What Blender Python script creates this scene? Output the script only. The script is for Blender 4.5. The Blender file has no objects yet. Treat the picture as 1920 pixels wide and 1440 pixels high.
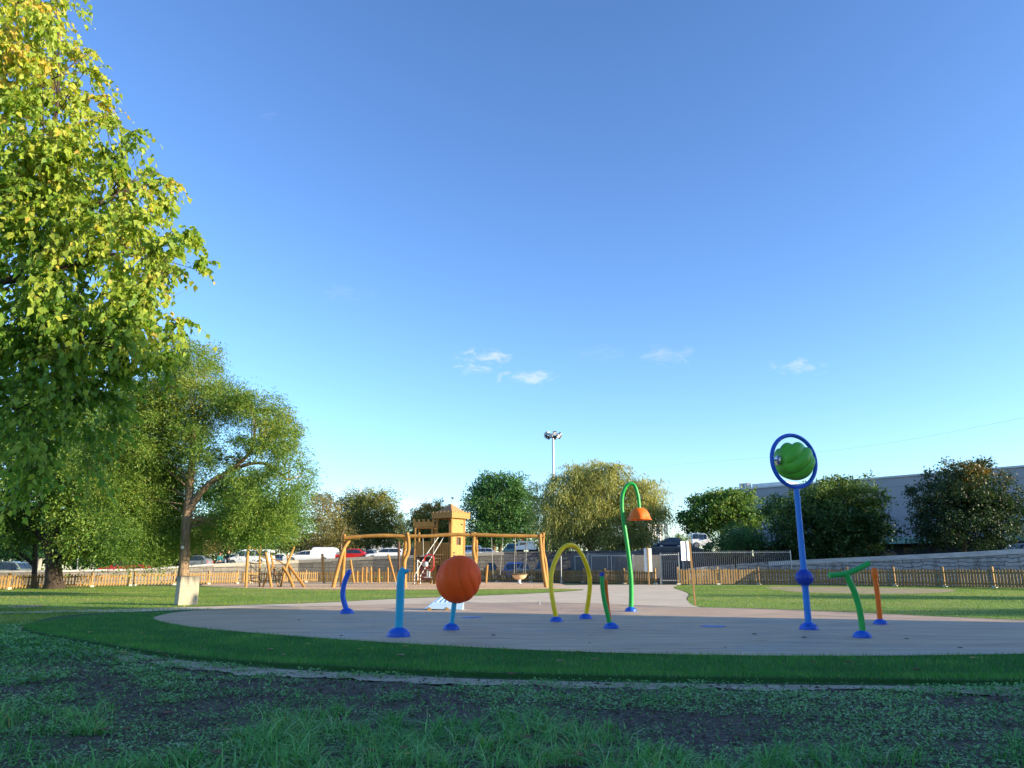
import bpy, math, random
import numpy as np
from mathutils import Vector, Matrix
from mathutils.geometry import tessellate_polygon
random.seed(11)
rng = np.random.default_rng(11)
R = math.radians
PI = math.pi
scene = bpy.context.scene
col = scene.collection
# ---------------------------------------------------------------- view model (photo pixels -> world)
F = 1400.0; PITCH = R(13.9); CAMH = 1.0
CP, SP = math.cos(PITCH), math.sin(PITCH)
def ray(px, py):
    u = (px - 960) / F; v = (720 - py) / F
    return Vector((u, CP - v * SP, SP + v * CP))
def at(px, py, Y):
    d = ray(px, py); t = Y / d.y
    return Vector((d.x * t, Y, CAMH + d.z * t))
def gnd(px, py, z=0.0):
    d = ray(px, py); t = (z - CAMH) / d.z
    return Vector((d.x * t, d.y * t, z))
def ppm(Y, py=1066):                     # photo pixels per metre at depth Y
    return F / (Y * CP)
# sun
SUN_AZ, SUN_EL = R(107), R(12.5)
# ---------------------------------------------------------------- object helpers
OFFSET = {}
def tag(o, label=None, cat=None, group=None, kind=None):
    if label: o['label'] = label
    if cat: o['category'] = cat
    if group: o['group'] = group
    if kind: o['kind'] = kind
    return o
def thing(name, loc, label, cat, group=None):
    o = bpy.data.objects.new(name, None); col.objects.link(o)
    o.empty_display_size = 0.2
    o.location = loc
    OFFSET[o.name] = Vector(loc)
    return tag(o, label, cat, group)
def link(name, me, mat, parent=None):
    o = bpy.data.objects.new(name, me); col.objects.link(o)
    if mat is not None:
        for m in (mat if isinstance(mat, (list, tuple)) else [mat]): me.materials.append(m)
    if parent is not None:
        o.parent = parent
        OFFSET[o.name] = OFFSET[parent.name]
    return o
def np_mesh(name, verts, faces, mat, parent=None, smooth=False, tint=None, angle=None):
    """verts (n,3) world, faces (m,k) array with constant k"""
    verts = np.asarray(verts, dtype=np.float32).reshape(-1, 3)
    if parent is not None:
        verts = verts - np.array(OFFSET[parent.name], dtype=np.float32)
    faces = np.asarray(faces, dtype=np.int32)
    me = bpy.data.meshes.new(name)
    n, k = faces.shape
    me.vertices.add(len(verts)); me.vertices.foreach_set('co', verts.ravel())
    me.loops.add(n * k); me.loops.foreach_set('vertex_index', faces.ravel())
    me.polygons.add(n); me.polygons.foreach_set('loop_start', np.arange(0, n * k, k, dtype=np.int32))
    if tint is not None:
        a = me.attributes.new('tint', 'FLOAT', 'FACE'); a.data.foreach_set('value', np.asarray(tint, dtype=np.float32))
    me.update(calc_edges=True); me.validate()
    if smooth: me.shade_smooth()
    return link(name, me, mat, parent)
class MB:
    def __init__(s): s.v = []; s.f = []
    def add(s, vs, fs):
        b = len(s.v); s.v += [tuple(v) for v in vs]; s.f += [tuple(b + i for i in f) for f in fs]; return s
    def box(s, c, size, rot=None, taper=1.0):
        hx, hy, hz = size[0] / 2, size[1] / 2, size[2] / 2
        vs = []
        for z in (-1, 1):
            k = taper if z > 0 else 1.0
            for x, y in ((-1, -1), (1, -1), (1, 1), (-1, 1)): vs.append(Vector((x * hx * k, y * hy * k, z * hz)))
        if rot is not None:
            m = Matrix.Rotation(rot, 3, 'Z') if not isinstance(rot, Matrix) else rot
            vs = [m @ v for v in vs]
        c = Vector(c)
        return s.add([v + c for v in vs], [(3, 2, 1, 0), (4, 5, 6, 7), (0, 1, 5, 4), (1, 2, 6, 5), (2, 3, 7, 6), (3, 0, 4, 7)])
    def bar(s, a, b, w, h=None):
        a, b = Vector(a), Vector(b); h = h or w; d = (b - a).normalized()
        up = Vector((0, 0, 1)) if abs(d.z) < .95 else Vector((0, 1, 0))
        x = d.cross(up).normalized(); y = x.cross(d)
        vs = [p + x * sx * w / 2 + y * sy * h / 2 for p in (a, b) for sx, sy in ((-1, -1), (1, -1), (1, 1), (-1, 1))]
        return s.add(vs, [(0, 1, 2, 3), (7, 6, 5, 4), (0, 4, 5, 1), (1, 5, 6, 2), (2, 6, 7, 3), (3, 7, 4, 0)])
    def tube(s, pts, r, n=10, cap=True):
        pts = [Vector(p) for p in pts]
        rs = r if isinstance(r, (list, tuple)) else [r] * len(pts)
        t0 = (pts[1] - pts[0]).normalized()
        up = Vector((0, 0, 1)) if abs(t0.z) < .9 else Vector((0, 1, 0))
        x = t0.cross(up).normalized(); vs = []
        for i, p in enumerate(pts):
            t = (pts[min(i + 1, len(pts) - 1)] - pts[max(i - 1, 0)]).normalized()
            x = (x - t * x.dot(t)).normalized(); y = t.cross(x)
            for k in range(n):
                a = 2 * PI * k / n; vs.append(p + (x * math.cos(a) + y * math.sin(a)) * rs[i])
        fs = [(i * n + k, i * n + (k + 1) % n, (i + 1) * n + (k + 1) % n, (i + 1) * n + k) for i in range(len(pts) - 1) for k in range(n)]
        if cap:
            fs.append(tuple(range(n))[::-1]); b = (len(pts) - 1) * n; fs.append(tuple(b + k for k in range(n)))
        return s.add(vs, fs)
    def lathe(s, c, prof, n=24, axis=None, cap=True):
        """prof [(r,z)...] about +Z (or about 'axis' 3x3 matrix) at c"""
        c = Vector(c); vs = []
        for r, z in prof:
            for k in range(n):
                a = 2 * PI * k / n; v = Vector((r * math.cos(a), r * math.sin(a), z))
                if axis is not None: v = axis @ v
                vs.append(c + v)
        fs = [(i * n + k, i * n + (k + 1) % n, (i + 1) * n + (k + 1) % n, (i + 1) * n + k) for i in range(len(prof) - 1) for k in range(n)]
        if cap:
            fs.append(tuple(range(n))[::-1]); b = (len(prof) - 1) * n; fs.append(tuple(b + k for k in range(n)))
        return s.add(vs, fs)
    def prism(s, poly, vec):
        """extrude a planar polygon (list of points) by vec"""
        poly = [Vector(p) for p in poly]; vec = Vector(vec); n = len(poly)
        tri = tessellate_polygon([poly])
        vs = poly + [p + vec for p in poly]
        fs = [tuple(t) for t in tri] + [tuple(n + i for i in t[::-1]) for t in tri]
        fs += [(i, (i + 1) % n, n + (i + 1) % n, n + i) for i in range(n)]
        return s.add(vs, fs)
    def build(s, name, mat, parent=None, smooth=False, bevel=0.0):
        off = OFFSET[parent.name] if parent is not None else Vector((0, 0, 0))
        me = bpy.data.meshes.new(name)
        me.from_pydata([(v[0] - off.x, v[1] - off.y, v[2] - off.z) for v in s.v], [], s.f)
        me.validate(); me.update()
        import bmesh
        bm = bmesh.new(); bm.from_mesh(me); bmesh.ops.recalc_face_normals(bm, faces=bm.faces); bm.to_mesh(me); bm.free()
        if smooth:
            me.shade_smooth(); me.set_sharp_from_angle(angle=R(38))
        o = link(name, me, mat, parent)
        if bevel:
            m = o.modifiers.new('bevel', 'BEVEL'); m.width = bevel; m.segments = 2; m.limit_method = 'ANGLE'
        return o
def catmull(pts, n=8, closed=False):
    pts = [Vector(p) for p in pts]; out = []
    m = len(pts); rngi = range(m if closed else m - 1)
    for i in rngi:
        g = (lambda k: pts[k % m]) if closed else (lambda k: pts[max(0, min(m - 1, k))])
        p0, p1, p2, p3 = g(i - 1), g(i), g(i + 1), g(i + 2)
        for j in range(n):
            t = j / n
            out.append(.5 * ((2 * p1) + (p2 - p0) * t + (2 * p0 - 5 * p1 + 4 * p2 - p3) * t * t + (3 * p1 - p0 - 3 * p2 + p3) * t ** 3))
    if not closed: out.append(pts[-1].copy())
    return out
def lerp_list(vals, n):
    out = []
    for i in range(n):
        t = i / (n - 1) * (len(vals) - 1); k = min(int(t), len(vals) - 2); out.append(vals[k] + (vals[k + 1] - vals[k]) * (t - k))
    return out
# ---------------------------------------------------------------- materials
def newmat(name):
    m = bpy.data.materials.new(name); m.use_nodes = True
    nt = m.node_tree; p = nt.nodes['Principled BSDF']
    return m, nt, p
def ramp(nt, stops, fac, interp='LINEAR'):
    r = nt.nodes.new('ShaderNodeValToRGB'); r.color_ramp.interpolation = interp
    els = r.color_ramp.elements
    while len(els) < len(stops): els.new(.5)
    for e, (p, c) in zip(els, stops):
        e.position = p; e.color = (c[0], c[1], c[2], 1)
    if fac is not None: nt.links.new(fac, r.inputs[0])
    return r.outputs[0]
def noise(nt, vec, scale, detail=5, rough=.6, dist=0.0):
    n = nt.nodes.new('ShaderNodeTexNoise'); n.inputs['Scale'].default_value = scale
    n.inputs['Detail'].default_value = detail; n.inputs['Roughness'].default_value = rough; n.inputs['Distortion'].default_value = dist
    if vec is not None: nt.links.new(vec, n.inputs['Vector'])
    return n.outputs['Fac']
def objco(nt, scale=(1, 1, 1), rot=(0, 0, 0)):
    g = nt.nodes.new('ShaderNodeTexCoord'); m = nt.nodes.new('ShaderNodeMapping')
    m.inputs['Scale'].default_value = scale; m.inputs['Rotation'].default_value = rot
    nt.links.new(g.outputs['Object'], m.inputs['Vector']); return m.outputs[0]
def mix(nt, fac, a, b, blend='MIX'):
    m = nt.nodes.new('ShaderNodeMix'); m.data_type = 'RGBA'; m.blend_type = blend
    if isinstance(fac, (int, float)): m.inputs[0].default_value = fac
    else: nt.links.new(fac, m.inputs[0])
    for sock, v in ((m.inputs[6], a), (m.inputs[7], b)):
        if isinstance(v, tuple): sock.default_value = (v[0], v[1], v[2], 1)
        else: nt.links.new(v, sock)
    return m.outputs[2]
def math_(nt, op, a, b=None, clamp=False):
    m = nt.nodes.new('ShaderNodeMath'); m.operation = op; m.use_clamp = clamp
    for s, v in ((m.inputs[0], a), (m.inputs[1], b)):
        if v is None: continue
        if isinstance(v, (int, float)): s.default_value = v
        else: nt.links.new(v, s)
    return m.outputs[0]
def bump(nt, p, h, strength=.3, dist=.02):
    b = nt.nodes.new('ShaderNodeBump'); b.inputs['Strength'].default_value = strength; b.inputs['Distance'].default_value = dist
    nt.links.new(h, b.inputs['Height']); nt.links.new(b.outputs[0], p.inputs['Normal'])
def pm(name, c1, c2=None, scale=6, rough=.6, bmp=0.0, stretch=(1, 1, 1), metal=0.0, coat=0.0, bdist=.01, detail=6):
    m, nt, p = newmat(name)
    c2 = c2 or tuple(x * .75 for x in c1)
    v = objco(nt, stretch); f = noise(nt, v, scale, detail)
    nt.links.new(ramp(nt, [(.32, c1), (.7, c2)], f), p.inputs['Base Color'])
    p.inputs['Roughness'].default_value = rough; p.inputs['Metallic'].default_value = metal
    p.inputs['Coat Weight'].default_value = coat; p.inputs['Coat Roughness'].default_value = .12
    if bmp: bump(nt, p, f, bmp, bdist)
    return m
def leafmat(name, stops, trans=.45, rough=.5):
    m, nt, p = newmat(name)
    a = nt.nodes.new('ShaderNodeAttribute'); a.attribute_name = 'tint'
    c = ramp(nt, stops, a.outputs['Fac'])
    nt.links.new(c, p.inputs['Base Color']); p.inputs['Roughness'].default_value = rough
    p.inputs['Specular IOR Level'].default_value = .35
    t = nt.nodes.new('ShaderNodeBsdfTranslucent')
    g = nt.nodes.new('ShaderNodeMix'); g.data_type = 'RGBA'; g.blend_type = 'MULTIPLY'; g.inputs[0].default_value = 1
    nt.links.new(c, g.inputs[6]); g.inputs[7].default_value = (1.25, 1.2, .55, 1)
    nt.links.new(g.outputs[2], t.inputs['Color'])
    ms = nt.nodes.new('ShaderNodeMixShader'); ms.inputs[0].default_value = trans
    nt.links.new(p.outputs[0], ms.inputs[1]); nt.links.new(t.outputs[0], ms.inputs[2])
    nt.links.new(ms.outputs[0], nt.nodes['Material Output'].inputs['Surface'])
    return m
M = {}
def paint(name, c, rough=.32):
    m, nt, p = newmat(name); v = objco(nt); f = noise(nt, v, 3.2, 6); sc_ = noise(nt, objco(nt, (6, 6, .8)), 4.5, 7, .75)
    c_ = ramp(nt, [(.32, c), (.7, tuple(x * .82 for x in c))], f); k = ramp(nt, [(.56, (0, 0, 0)), (.78, (1, 1, 1))], sc_)
    c_ = mix(nt, math_(nt, 'MULTIPLY', k, .22), c_, tuple(min(.6, x * .7 + .14) for x in c))
    nt.links.new(c_, p.inputs['Base Color']); nt.links.new(ramp(nt, [(.4, (rough,) * 3), (.75, (min(.8, rough + .25),) * 3)], sc_), p.inputs['Roughness'])
    p.inputs['Coat Weight'].default_value = .04; p.inputs['Specular IOR Level'].default_value = .33; bump(nt, p, sc_, .05, .004); M[name] = m
paint('blue_paint', (.012, .105, .54)); paint('sky_blue_paint', (.012, .19, .62)); paint('teal_paint', (.014, .38, .56))
paint('green_paint', (.014, .36, .060)); paint('lime_paint', (.11, .44, .030), .42); paint('orange_paint', (.92, .15, .003), .45)
paint('dark_orange_paint', (1.0, .095, .001), .6); paint('yellow_paint', (.95, .62, .008)); paint('deep_blue_paint', (.010, .045, .36))
M['red_plastic'] = pm('red_plastic', (.45, .012, .010), None, 4, .4)
M['dark_hole'] = pm('dark_hole', (.012, .012, .02), None, 5, .8)
M['steel'] = pm('steel', (.62, .62, .62), (.5, .5, .5), 9, .28, metal=1.0)
M['bar_metal'] = pm('weathered_bar_metal', (.20, .21, .22), (.13, .135, .14), 5, .5, metal=.5)
M['galv'] = pm('galvanised_metal', (.42, .43, .44), (.30, .31, .32), 5, .45, metal=.6)
M['wood'] = pm('log_wood', (0.399, 0.213, 0.0439), (0.289, 0.131, 0.0232), 3.5, .7, .3, (0.86, 0.86, 0.86), bdist=.01)
M['plank'] = pm('plank_wood', (0.384, 0.223, 0.0511), (0.273, 0.136, 0.0256), 5, .7, .25, (4.64, 4.64, 0.774))
M['plank_h'] = pm('wide_plank_wood', (0.409, 0.248, 0.0604), (0.31, 0.167, 0.0348), 5, .7, .25, (0.774, 0.774, 5.42))
M['dark_wood'] = pm('dark_wood', (.11, .050, .025), (.06, .028, .016), 5, .75, .3)
M['picket'] = pm('picket_wood', (0.31, 0.191, 0.0518), (0.187, 0.101, 0.0288), 2.2, .75, .3, (2.88, 2.88, 0.432))
M['post_wood'] = pm('post_wood', (0.384, 0.23, 0.0832), (0.288, 0.154, 0.048), 4, .75, .2)
M['concrete'] = pm('concrete', (.58, .54, .44), (.30, .27, .20), 2.2, .9, .35, bdist=.02)
M['chain'] = pm('chain_metal', (.45, .44, .41), None, 30, .4, metal=.7)
M['rope'] = pm('rope', (.22, .16, .08), None, 30, .9)
M['black_rubber'] = pm('black_rubber', (.015, .015, .016), (.03, .03, .03), 12, .7)
M['white_panel'] = pm('white_panel', (.80, .80, .78), (.72, .72, .70), 4, .5)
M['cloth'] = pm('burlap_cloth', (.82, .58, .36), (.70, .48, .29), 9, .95, .3)
M['pale_blue'] = pm('pale_blue_plastic', (.42, .60, .80), (.36, .53, .74), 4, .35, coat=.2)
M['glass'] = pm('car_glass', (.012, .018, .022), (.03, .04, .045), 3, .06, coat=.5)
M['tyre'] = pm('tyre', (.012, .012, .012), None, 9, .8)
M['rim'] = pm('rim', (.5, .5, .5), None, 9, .3, metal=.8)
M['headlight'] = pm('headlight_glass', (.7, .72, .75), None, 9, .1)
M['taillight'] = pm('taillight_glass', (.45, .01, .01), None, 9, .15)
M['bumper'] = pm('bumper_plastic', (.025, .025, .027), None, 9, .6)
for n, c in dict(white=(.80, .80, .79), red=(.50, .012, .014), silver=(.36, .38, .39), navy=(.012, .022, .065), black=(.016, .017, .02),
                 van_blue=(.05, .16, .46), teal=(.02, .22, .23), grey_green=(.14, .18, .16), grey=(.18, .19, .20)).items():
    M['car_' + n] = pm('car_paint_' + n, c, tuple(x * .95 for x in c), 2, .22, coat=.7)
M['bark'] = pm('tree_bark', (0.345, 0.232, 0.143), (0.128, 0.0825, 0.0495), 7, .95, .9, (1.5, 1.5, 0.33), bdist=.06)
M['dark_bark'] = pm('dark_tree_bark', (.075, .052, .036), (.028, .019, .013), 6, .95, .9, (1, 1, .25), bdist=.06)
M['twig'] = pm('twig_bark', (.10, .075, .045), (.05, .035, .022), 9, .9)
def stone(name, light, dark, mortar, sx=.9, sz=.28, stain=None, mort=.022, wobble=.22):
    m, nt, p = newmat(name)
    g = nt.nodes.new('ShaderNodeTexCoord'); sp = nt.nodes.new('ShaderNodeSeparateXYZ'); nt.links.new(g.outputs['Object'], sp.inputs[0])
    along = math_(nt, 'SUBTRACT', sp.outputs[0], math_(nt, 'MULTIPLY', sp.outputs[1], .6))
    cb = nt.nodes.new('ShaderNodeCombineXYZ'); nt.links.new(along, cb.inputs[0]); nt.links.new(sp.outputs[2], cb.inputs[1])
    wob = noise(nt, g.outputs['Object'], 1.1, 3)
    cb2 = nt.nodes.new('ShaderNodeVectorMath'); cb2.operation = 'ADD'; nt.links.new(cb.outputs[0], cb2.inputs[0])
    w3 = nt.nodes.new('ShaderNodeCombineXYZ'); nt.links.new(math_(nt, 'MULTIPLY', wob, wobble), w3.inputs[1]); nt.links.new(w3.outputs[0], cb2.inputs[1])
    br = nt.nodes.new('ShaderNodeTexBrick'); nt.links.new(cb2.outputs[0], br.inputs['Vector'])
    br.inputs['Scale'].default_value = 1; br.inputs['Brick Width'].default_value = sx; br.inputs['Row Height'].default_value = sz
    br.inputs['Mortar Size'].default_value = mort; br.inputs['Mortar Smooth'].default_value = .3; br.inputs['Bias'].default_value = -.1
    br.offset_frequency = 2; br.squash = 1.4; br.squash_frequency = 3
    br.inputs['Color1'].default_value = (*light, 1); br.inputs['Color2'].default_value = (*dark, 1); br.inputs['Mortar'].default_value = (*mortar, 1)
    n1 = noise(nt, g.outputs['Object'], 2.3, 8, .7)
    c = mix(nt, math_(nt, 'MULTIPLY', n1, .75), br.outputs[0], tuple(x * .45 for x in dark))
    vs = nt.nodes.new('ShaderNodeMapping'); vs.inputs['Scale'].default_value = (1.2, 1.2, .12); nt.links.new(g.outputs['Object'], vs.inputs[0])
    n2 = noise(nt, vs.outputs[0], 1.6, 5, .7)
    st = ramp(nt, [(.48, (0, 0, 0)), (.66, (1, 1, 1))], n2)
    c = mix(nt, math_(nt, 'MULTIPLY', st, .55), c, stain or (.06, .05, .045))
    nt.links.new(c, p.inputs['Base Color']); p.inputs['Roughness'].default_value = .93
    bump(nt, p, math_(nt, 'ADD', math_(nt, 'MULTIPLY', br.outputs['Fac'], -1.0), n1), .8, .04)
    return m
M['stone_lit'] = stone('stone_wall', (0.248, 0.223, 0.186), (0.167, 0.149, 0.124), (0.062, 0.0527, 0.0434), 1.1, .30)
M['stone_right'] = stone('stone_wall_right', (.52, .50, .48), (.36, .345, .335), (.14, .135, .13), 1.25, .24, mort=.03, wobble=.5)
M['coping'] = pm('stone_coping', (0.351, 0.319, 0.262), (0.226, 0.2, 0.162), 1.6, .92, .3)
M['coping_grey'] = pm('grey_coping', (0.432, 0.42, 0.408), (0.204, 0.198, 0.192), 2.6, .92, .5, (0.72, 0.72, 2.4))
M['coping_pale'] = pm('pale_grey_coping', (.58, .56, .54), (.34, .33, .32), 2.6, .92, .5, (.6, .6, 2))
M['coping_shaded'] = pm('shaded_coping', (.13, .13, .14), (.09, .09, .1), 2.6, .9)  # ramp coping darkened to stand in for shade
M['block_shaded'] = stone('shaded_block_wall', (.13, .13, .14), (.09, .09, .10), (.05, .05, .05), .6, .3)  # shade on these walls is put into the darker block colour
# ---------------------------------------------------------------- camera, sun, sky
cam = bpy.data.cameras.new('camera'); cam.sensor_width = 36; cam.lens = F / 1920 * 36
cam.clip_end = 3000; cam.clip_start = .05
co = bpy.data.objects.new('camera', cam); col.objects.link(co)
co.location = (0, 0, CAMH); co.rotation_euler = (PI / 2 + PITCH, 0, 0); scene.camera = co
SUN = Vector((math.sin(SUN_AZ) * math.cos(SUN_EL), math.cos(SUN_AZ) * math.cos(SUN_EL), math.sin(SUN_EL)))
sl = bpy.data.lights.new('sun', 'SUN'); sl.energy = 4.4; sl.angle = R(.6); sl.color = (1.0, .86, .62)
so = bpy.data.objects.new('sun', sl); col.objects.link(so); so.location = SUN * 60
so.rotation_euler = SUN.to_track_quat('Z', 'Y').to_euler()
w = bpy.data.worlds.new('World'); scene.world = w; w.use_nodes = True
nt = w.node_tree; bg = nt.nodes['Background']
sky = nt.nodes.new('ShaderNodeTexSky'); sky.sky_type = 'NISHITA'; sky.sun_disc = False
sky.sun_elevation = SUN_EL; sky.sun_rotation = SUN_AZ; sky.altitude = 0; sky.air_density = 1.0; sky.dust_density = .35; sky.ozone_density = 2.2
tc = nt.nodes.new('ShaderNodeTexCoord'); sp = nt.nodes.new('ShaderNodeSeparateXYZ'); nt.links.new(tc.outputs['Generated'], sp.inputs[0])
yy = math_(nt, 'MAXIMUM', sp.outputs[1], .05)
U = math_(nt, 'DIVIDE', sp.outputs[0], yy); W = math_(nt, 'DIVIDE', sp.outputs[2], yy)
cb = nt.nodes.new('ShaderNodeCombineXYZ'); nt.links.new(U, cb.inputs[0]); nt.links.new(math_(nt, 'MULTIPLY', W, 2.0), cb.inputs[1])
cn = noise(nt, cb.outputs[0], 34, 8, .66, .9)
tot = None
for (px, py, ax, ay, amt) in [(908, 668, 52, 17, .46), (898, 690, 46, 13, .40), (988, 708, 58, 15, .46), (1252, 665, 52, 19, .24), (1497, 688, 50, 16, .34), (650, 548, 60, 20, .07),
                              (1130, 660, 60, 16, .06), (503, 216, 24, 16, .07), (640, 940, 150, 26, .55), (770, 962, 110, 34, .5), (1260, 990, 160, 20, .25)]:
    d = ray(px, py); u0, w0 = d.x / d.y, d.z / d.y
    a = math_(nt, 'POWER', math_(nt, 'MULTIPLY', math_(nt, 'SUBTRACT', U, u0), F / ax), 2)
    b = math_(nt, 'POWER', math_(nt, 'MULTIPLY', math_(nt, 'SUBTRACT', W, w0), F * .93 / ay), 2)
    e = math_(nt, 'ADD', math_(nt, 'ADD', a, b), math_(nt, 'MULTIPLY', math_(nt, 'SUBTRACT', cn, .5), 7.5))
    mr = nt.nodes.new('ShaderNodeMapRange'); mr.interpolation_type = 'SMOOTHSTEP'
    nt.links.new(e, mr.inputs[0]); mr.inputs[1].default_value = 1.15; mr.inputs[2].default_value = -1.7; mr.inputs[3].default_value = 0; mr.inputs[4].default_value = amt
    tot = mr.outputs[0] if tot is None else math_(nt, 'MAXIMUM', tot, mr.outputs[0])
hsv = nt.nodes.new('ShaderNodeHueSaturation'); nt.links.new(sky.outputs[0], hsv.inputs['Color'])
hsv.inputs['Saturation'].default_value = 1.0
c = mix(nt, 1.0, hsv.outputs[0], (.80, .90, 1.05), 'MULTIPLY')
gm = nt.nodes.new('ShaderNodeGamma'); nt.links.new(c, gm.inputs[0]); gm.inputs[1].default_value = 1.2
c = mix(nt, 1.0, gm.outputs[0], (.76, .75, .765), 'MULTIPLY')
c = mix(nt, math_(nt, 'MULTIPLY', tot, .72), c, (4.1, 3.6, 4.5))
nt.links.new(c, bg.inputs['Color']); bg.inputs['Strength'].default_value = .15
scene.view_settings.view_transform = 'Standard'; scene.view_settings.look = 'None'
scene.view_settings.gamma = 1; scene.view_settings.exposure = 1.36
scene.cycles.max_bounces = 6; scene.cycles.transparent_max_bounces = 4; scene.cycles.diffuse_bounces = 3
scene.cycles.use_denoising = True
# ---------------------------------------------------------------- ground sheets
def _h(ix, iy):
    n = (ix * 374761393 + iy * 668265263).astype(np.int64); n = (n ^ (n >> 13)) * 1274126177
    return ((n ^ (n >> 16)) & 0xffff) / 65535.0
def vnoise(x, y):
    ix, iy = np.floor(x).astype(np.int64), np.floor(y).astype(np.int64); fx, fy = x - ix, y - iy
    fx = fx * fx * (3 - 2 * fx); fy = fy * fy * (3 - 2 * fy)
    return (_h(ix, iy) * (1 - fx) + _h(ix + 1, iy) * fx) * (1 - fy) + (_h(ix, iy + 1) * (1 - fx) + _h(ix + 1, iy + 1) * fx) * fy
def fbm(x, y, o=4):
    s = 0; a = .5
    for k in range(o): s = s + a * vnoise(x * 2 ** k + 17 * k, y * 2 ** k - 9 * k); a *= .5
    return s / (1 - .5 ** o)
def inside(P, poly):
    q = np.array([(p[0], p[1]) for p in poly]); x, y = P[:, 0], P[:, 1]; r = np.zeros(len(P), bool)
    for (x1, y1), (x2, y2) in zip(q, np.roll(q, -1, 0)):
        if y1 == y2: continue
        c = ((y1 > y) != (y2 > y)) & (x < (x2 - x1) * (y - y1) / (y2 - y1) + x1); r ^= c
    return r

def poly2(pxs, z, n=6, closed=True, smooth=True):
    pts = [gnd(x, y, z) for x, y in pxs]
    return catmull(pts, n, closed) if smooth else pts
def sheet(name, pts, mat, kind='structure'):
    tri = tessellate_polygon([pts])
    me = bpy.data.meshes.new(name); me.from_pydata([tuple(p) for p in pts], [], [tuple(t) for t in tri])
    import bmesh
    bm = bmesh.new(); bm.from_mesh(me); bmesh.ops.recalc_face_normals(bm, faces=bm.faces)
    for f in bm.faces:
        if f.normal.z < 0: f.normal_flip()
    bm.to_mesh(me); bm.free()
    return tag(link(name, me, mat), kind=kind)
def gmat(name, stops, scale, scale2=None, stops2=None, rough=.95, bmp=.5, bd=.03, stretch=(1, 1, 1), amt=.5):
    m, nt, p = newmat(name); v = objco(nt, stretch)
    f = noise(nt, v, scale, 8, .68); c = ramp(nt, stops, f)
    if stops2:
        f2 = noise(nt, v, scale2, 5, .6, .5); msk = ramp(nt, [(.45, (0, 0, 0)), (.62, (1, 1, 1))], f2)
        c = mix(nt, math_(nt, 'MULTIPLY', msk, amt), c, ramp(nt, stops2, f))
    nt.links.new(c, p.inputs['Base Color']); p.inputs['Roughness'].default_value = rough; p.inputs['Specular IOR Level'].default_value = .25
    bump(nt, p, f, bmp, bd); return m
M['ground'] = gmat('meadow_ground', [(.3, (.055, .085, .018)), (.7, (.12, .13, .04))], 1.5, .12, [(.3, (.16, .13, .06)), (.7, (.24, .19, .10))])
M['lawn'] = gmat('lawn_ground', [(.3, (0.115, 0.223, 0.0243)), (.7, (0.216, 0.324, 0.0473))], 14, .32, [(.3, (0.23, 0.243, 0.0607)), (.7, (0.365, 0.338, 0.101))], bmp=.8)
M['soil'] = gmat('dark_soil', [(.28, (0.0359, 0.0248, 0.0193)), (.52, (0.117, 0.0856, 0.0649)), (.74, (0.29, 0.214, 0.159))], 26, 1.3, [(.3, (0.0552, 0.0621, 0.0345)), (.7, (0.179, 0.172, 0.103))], bmp=1.0, bd=.035)
M['turf'] = gmat('turf_ground', [(.3, (0.014, 0.063, 0.0112)), (.7, (0.042, 0.119, 0.0252))], 30, bmp=.6)
M['sand'] = gmat('sandy_edge', [(.3, (0.3, 0.24, 0.166)), (.7, (0.57, 0.48, 0.346))], 9, bmp=.9)
M['mulch'] = gmat('bark_mulch', [(.32, (0.273, 0.166, 0.0878)), (.5, (0.663, 0.429, 0.234)), (.68, (0.975, 0.683, 0.39))], 7, bmp=1.0, bd=.06)
M['dirt'] = gmat('bare_dirt', [(.3, (0.308, 0.21, 0.126)), (.7, (0.476, 0.35, 0.21))], 2.2, .9, [(.3, (0.168, 0.238, 0.042)), (.7, (0.252, 0.308, 0.07))], bmp=.4, amt=.7)
M['path'] = gmat('pale_concrete_path', [(.3, (0.54, 0.431, 0.299)), (.7, (0.69, 0.564, 0.402))], 1.3, .35, [(.3, (0.437, 0.345, 0.241)), (.7, (0.575, 0.46, 0.333))], bmp=.1, rough=.85)
M['asphalt'] = gmat('asphalt', [(.3, (.045, .045, .046)), (.7, (.075, .074, .072))], 20, bmp=.2)
def padmat():
    m, nt, p = newmat('brushed_concrete_pad'); v = objco(nt, (1, 1, 1)); f = noise(nt, v, .8, 6, .6, .3)
    vs = objco(nt, (.28, 2.6, 1), (0, 0, R(4))); f2 = noise(nt, vs, 1.5, 8, .75, 1.1)
    c = ramp(nt, [(.30, (.38, .242, .140)), (.5, (.545, .372, .222)), (.72, (.68, .485, .305))], f2)
    c = mix(nt, .45, c, ramp(nt, [(.3, (.41, .27, .16)), (.7, (.60, .42, .26))], f))
    vc = objco(nt, (.22, 3.4, 1), (0, 0, R(-6))); crack = ramp(nt, [(.36, (.62, .60, .60)), (.5, (1, 1, 1)), (.66, (1.0, 1.0, 1.0)), (.74, (1.16, 1.15, 1.13))], noise(nt, vc, 2.1, 8, .72, .9))
    spots = ramp(nt, [(.66, (1, 1, 1)), (.74, (.55, .5, .48))], noise(nt, v, 5.5, 3))
    stain = ramp(nt, [(.50, (1, 1, 1)), (.66, (.64, .62, .61))], noise(nt, v, .33, 6, .7, 1.2)); c = mix(nt, 1, c, stain, 'MULTIPLY'); c = mix(nt, 1, c, crack, 'MULTIPLY'); c = mix(nt, .8, c, spots, 'MULTIPLY')
    nt.links.new(c, p.inputs['Base Color']); nt.links.new(ramp(nt, [(.45, (.72, .72, .72)), (.68, (.42, .42, .42))], noise(nt, v, .33, 6, .7, 1.2)), p.inputs['Roughness'])
    bump(nt, p, f2, .45, .02); return m
M['pad'] = padmat()
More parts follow.
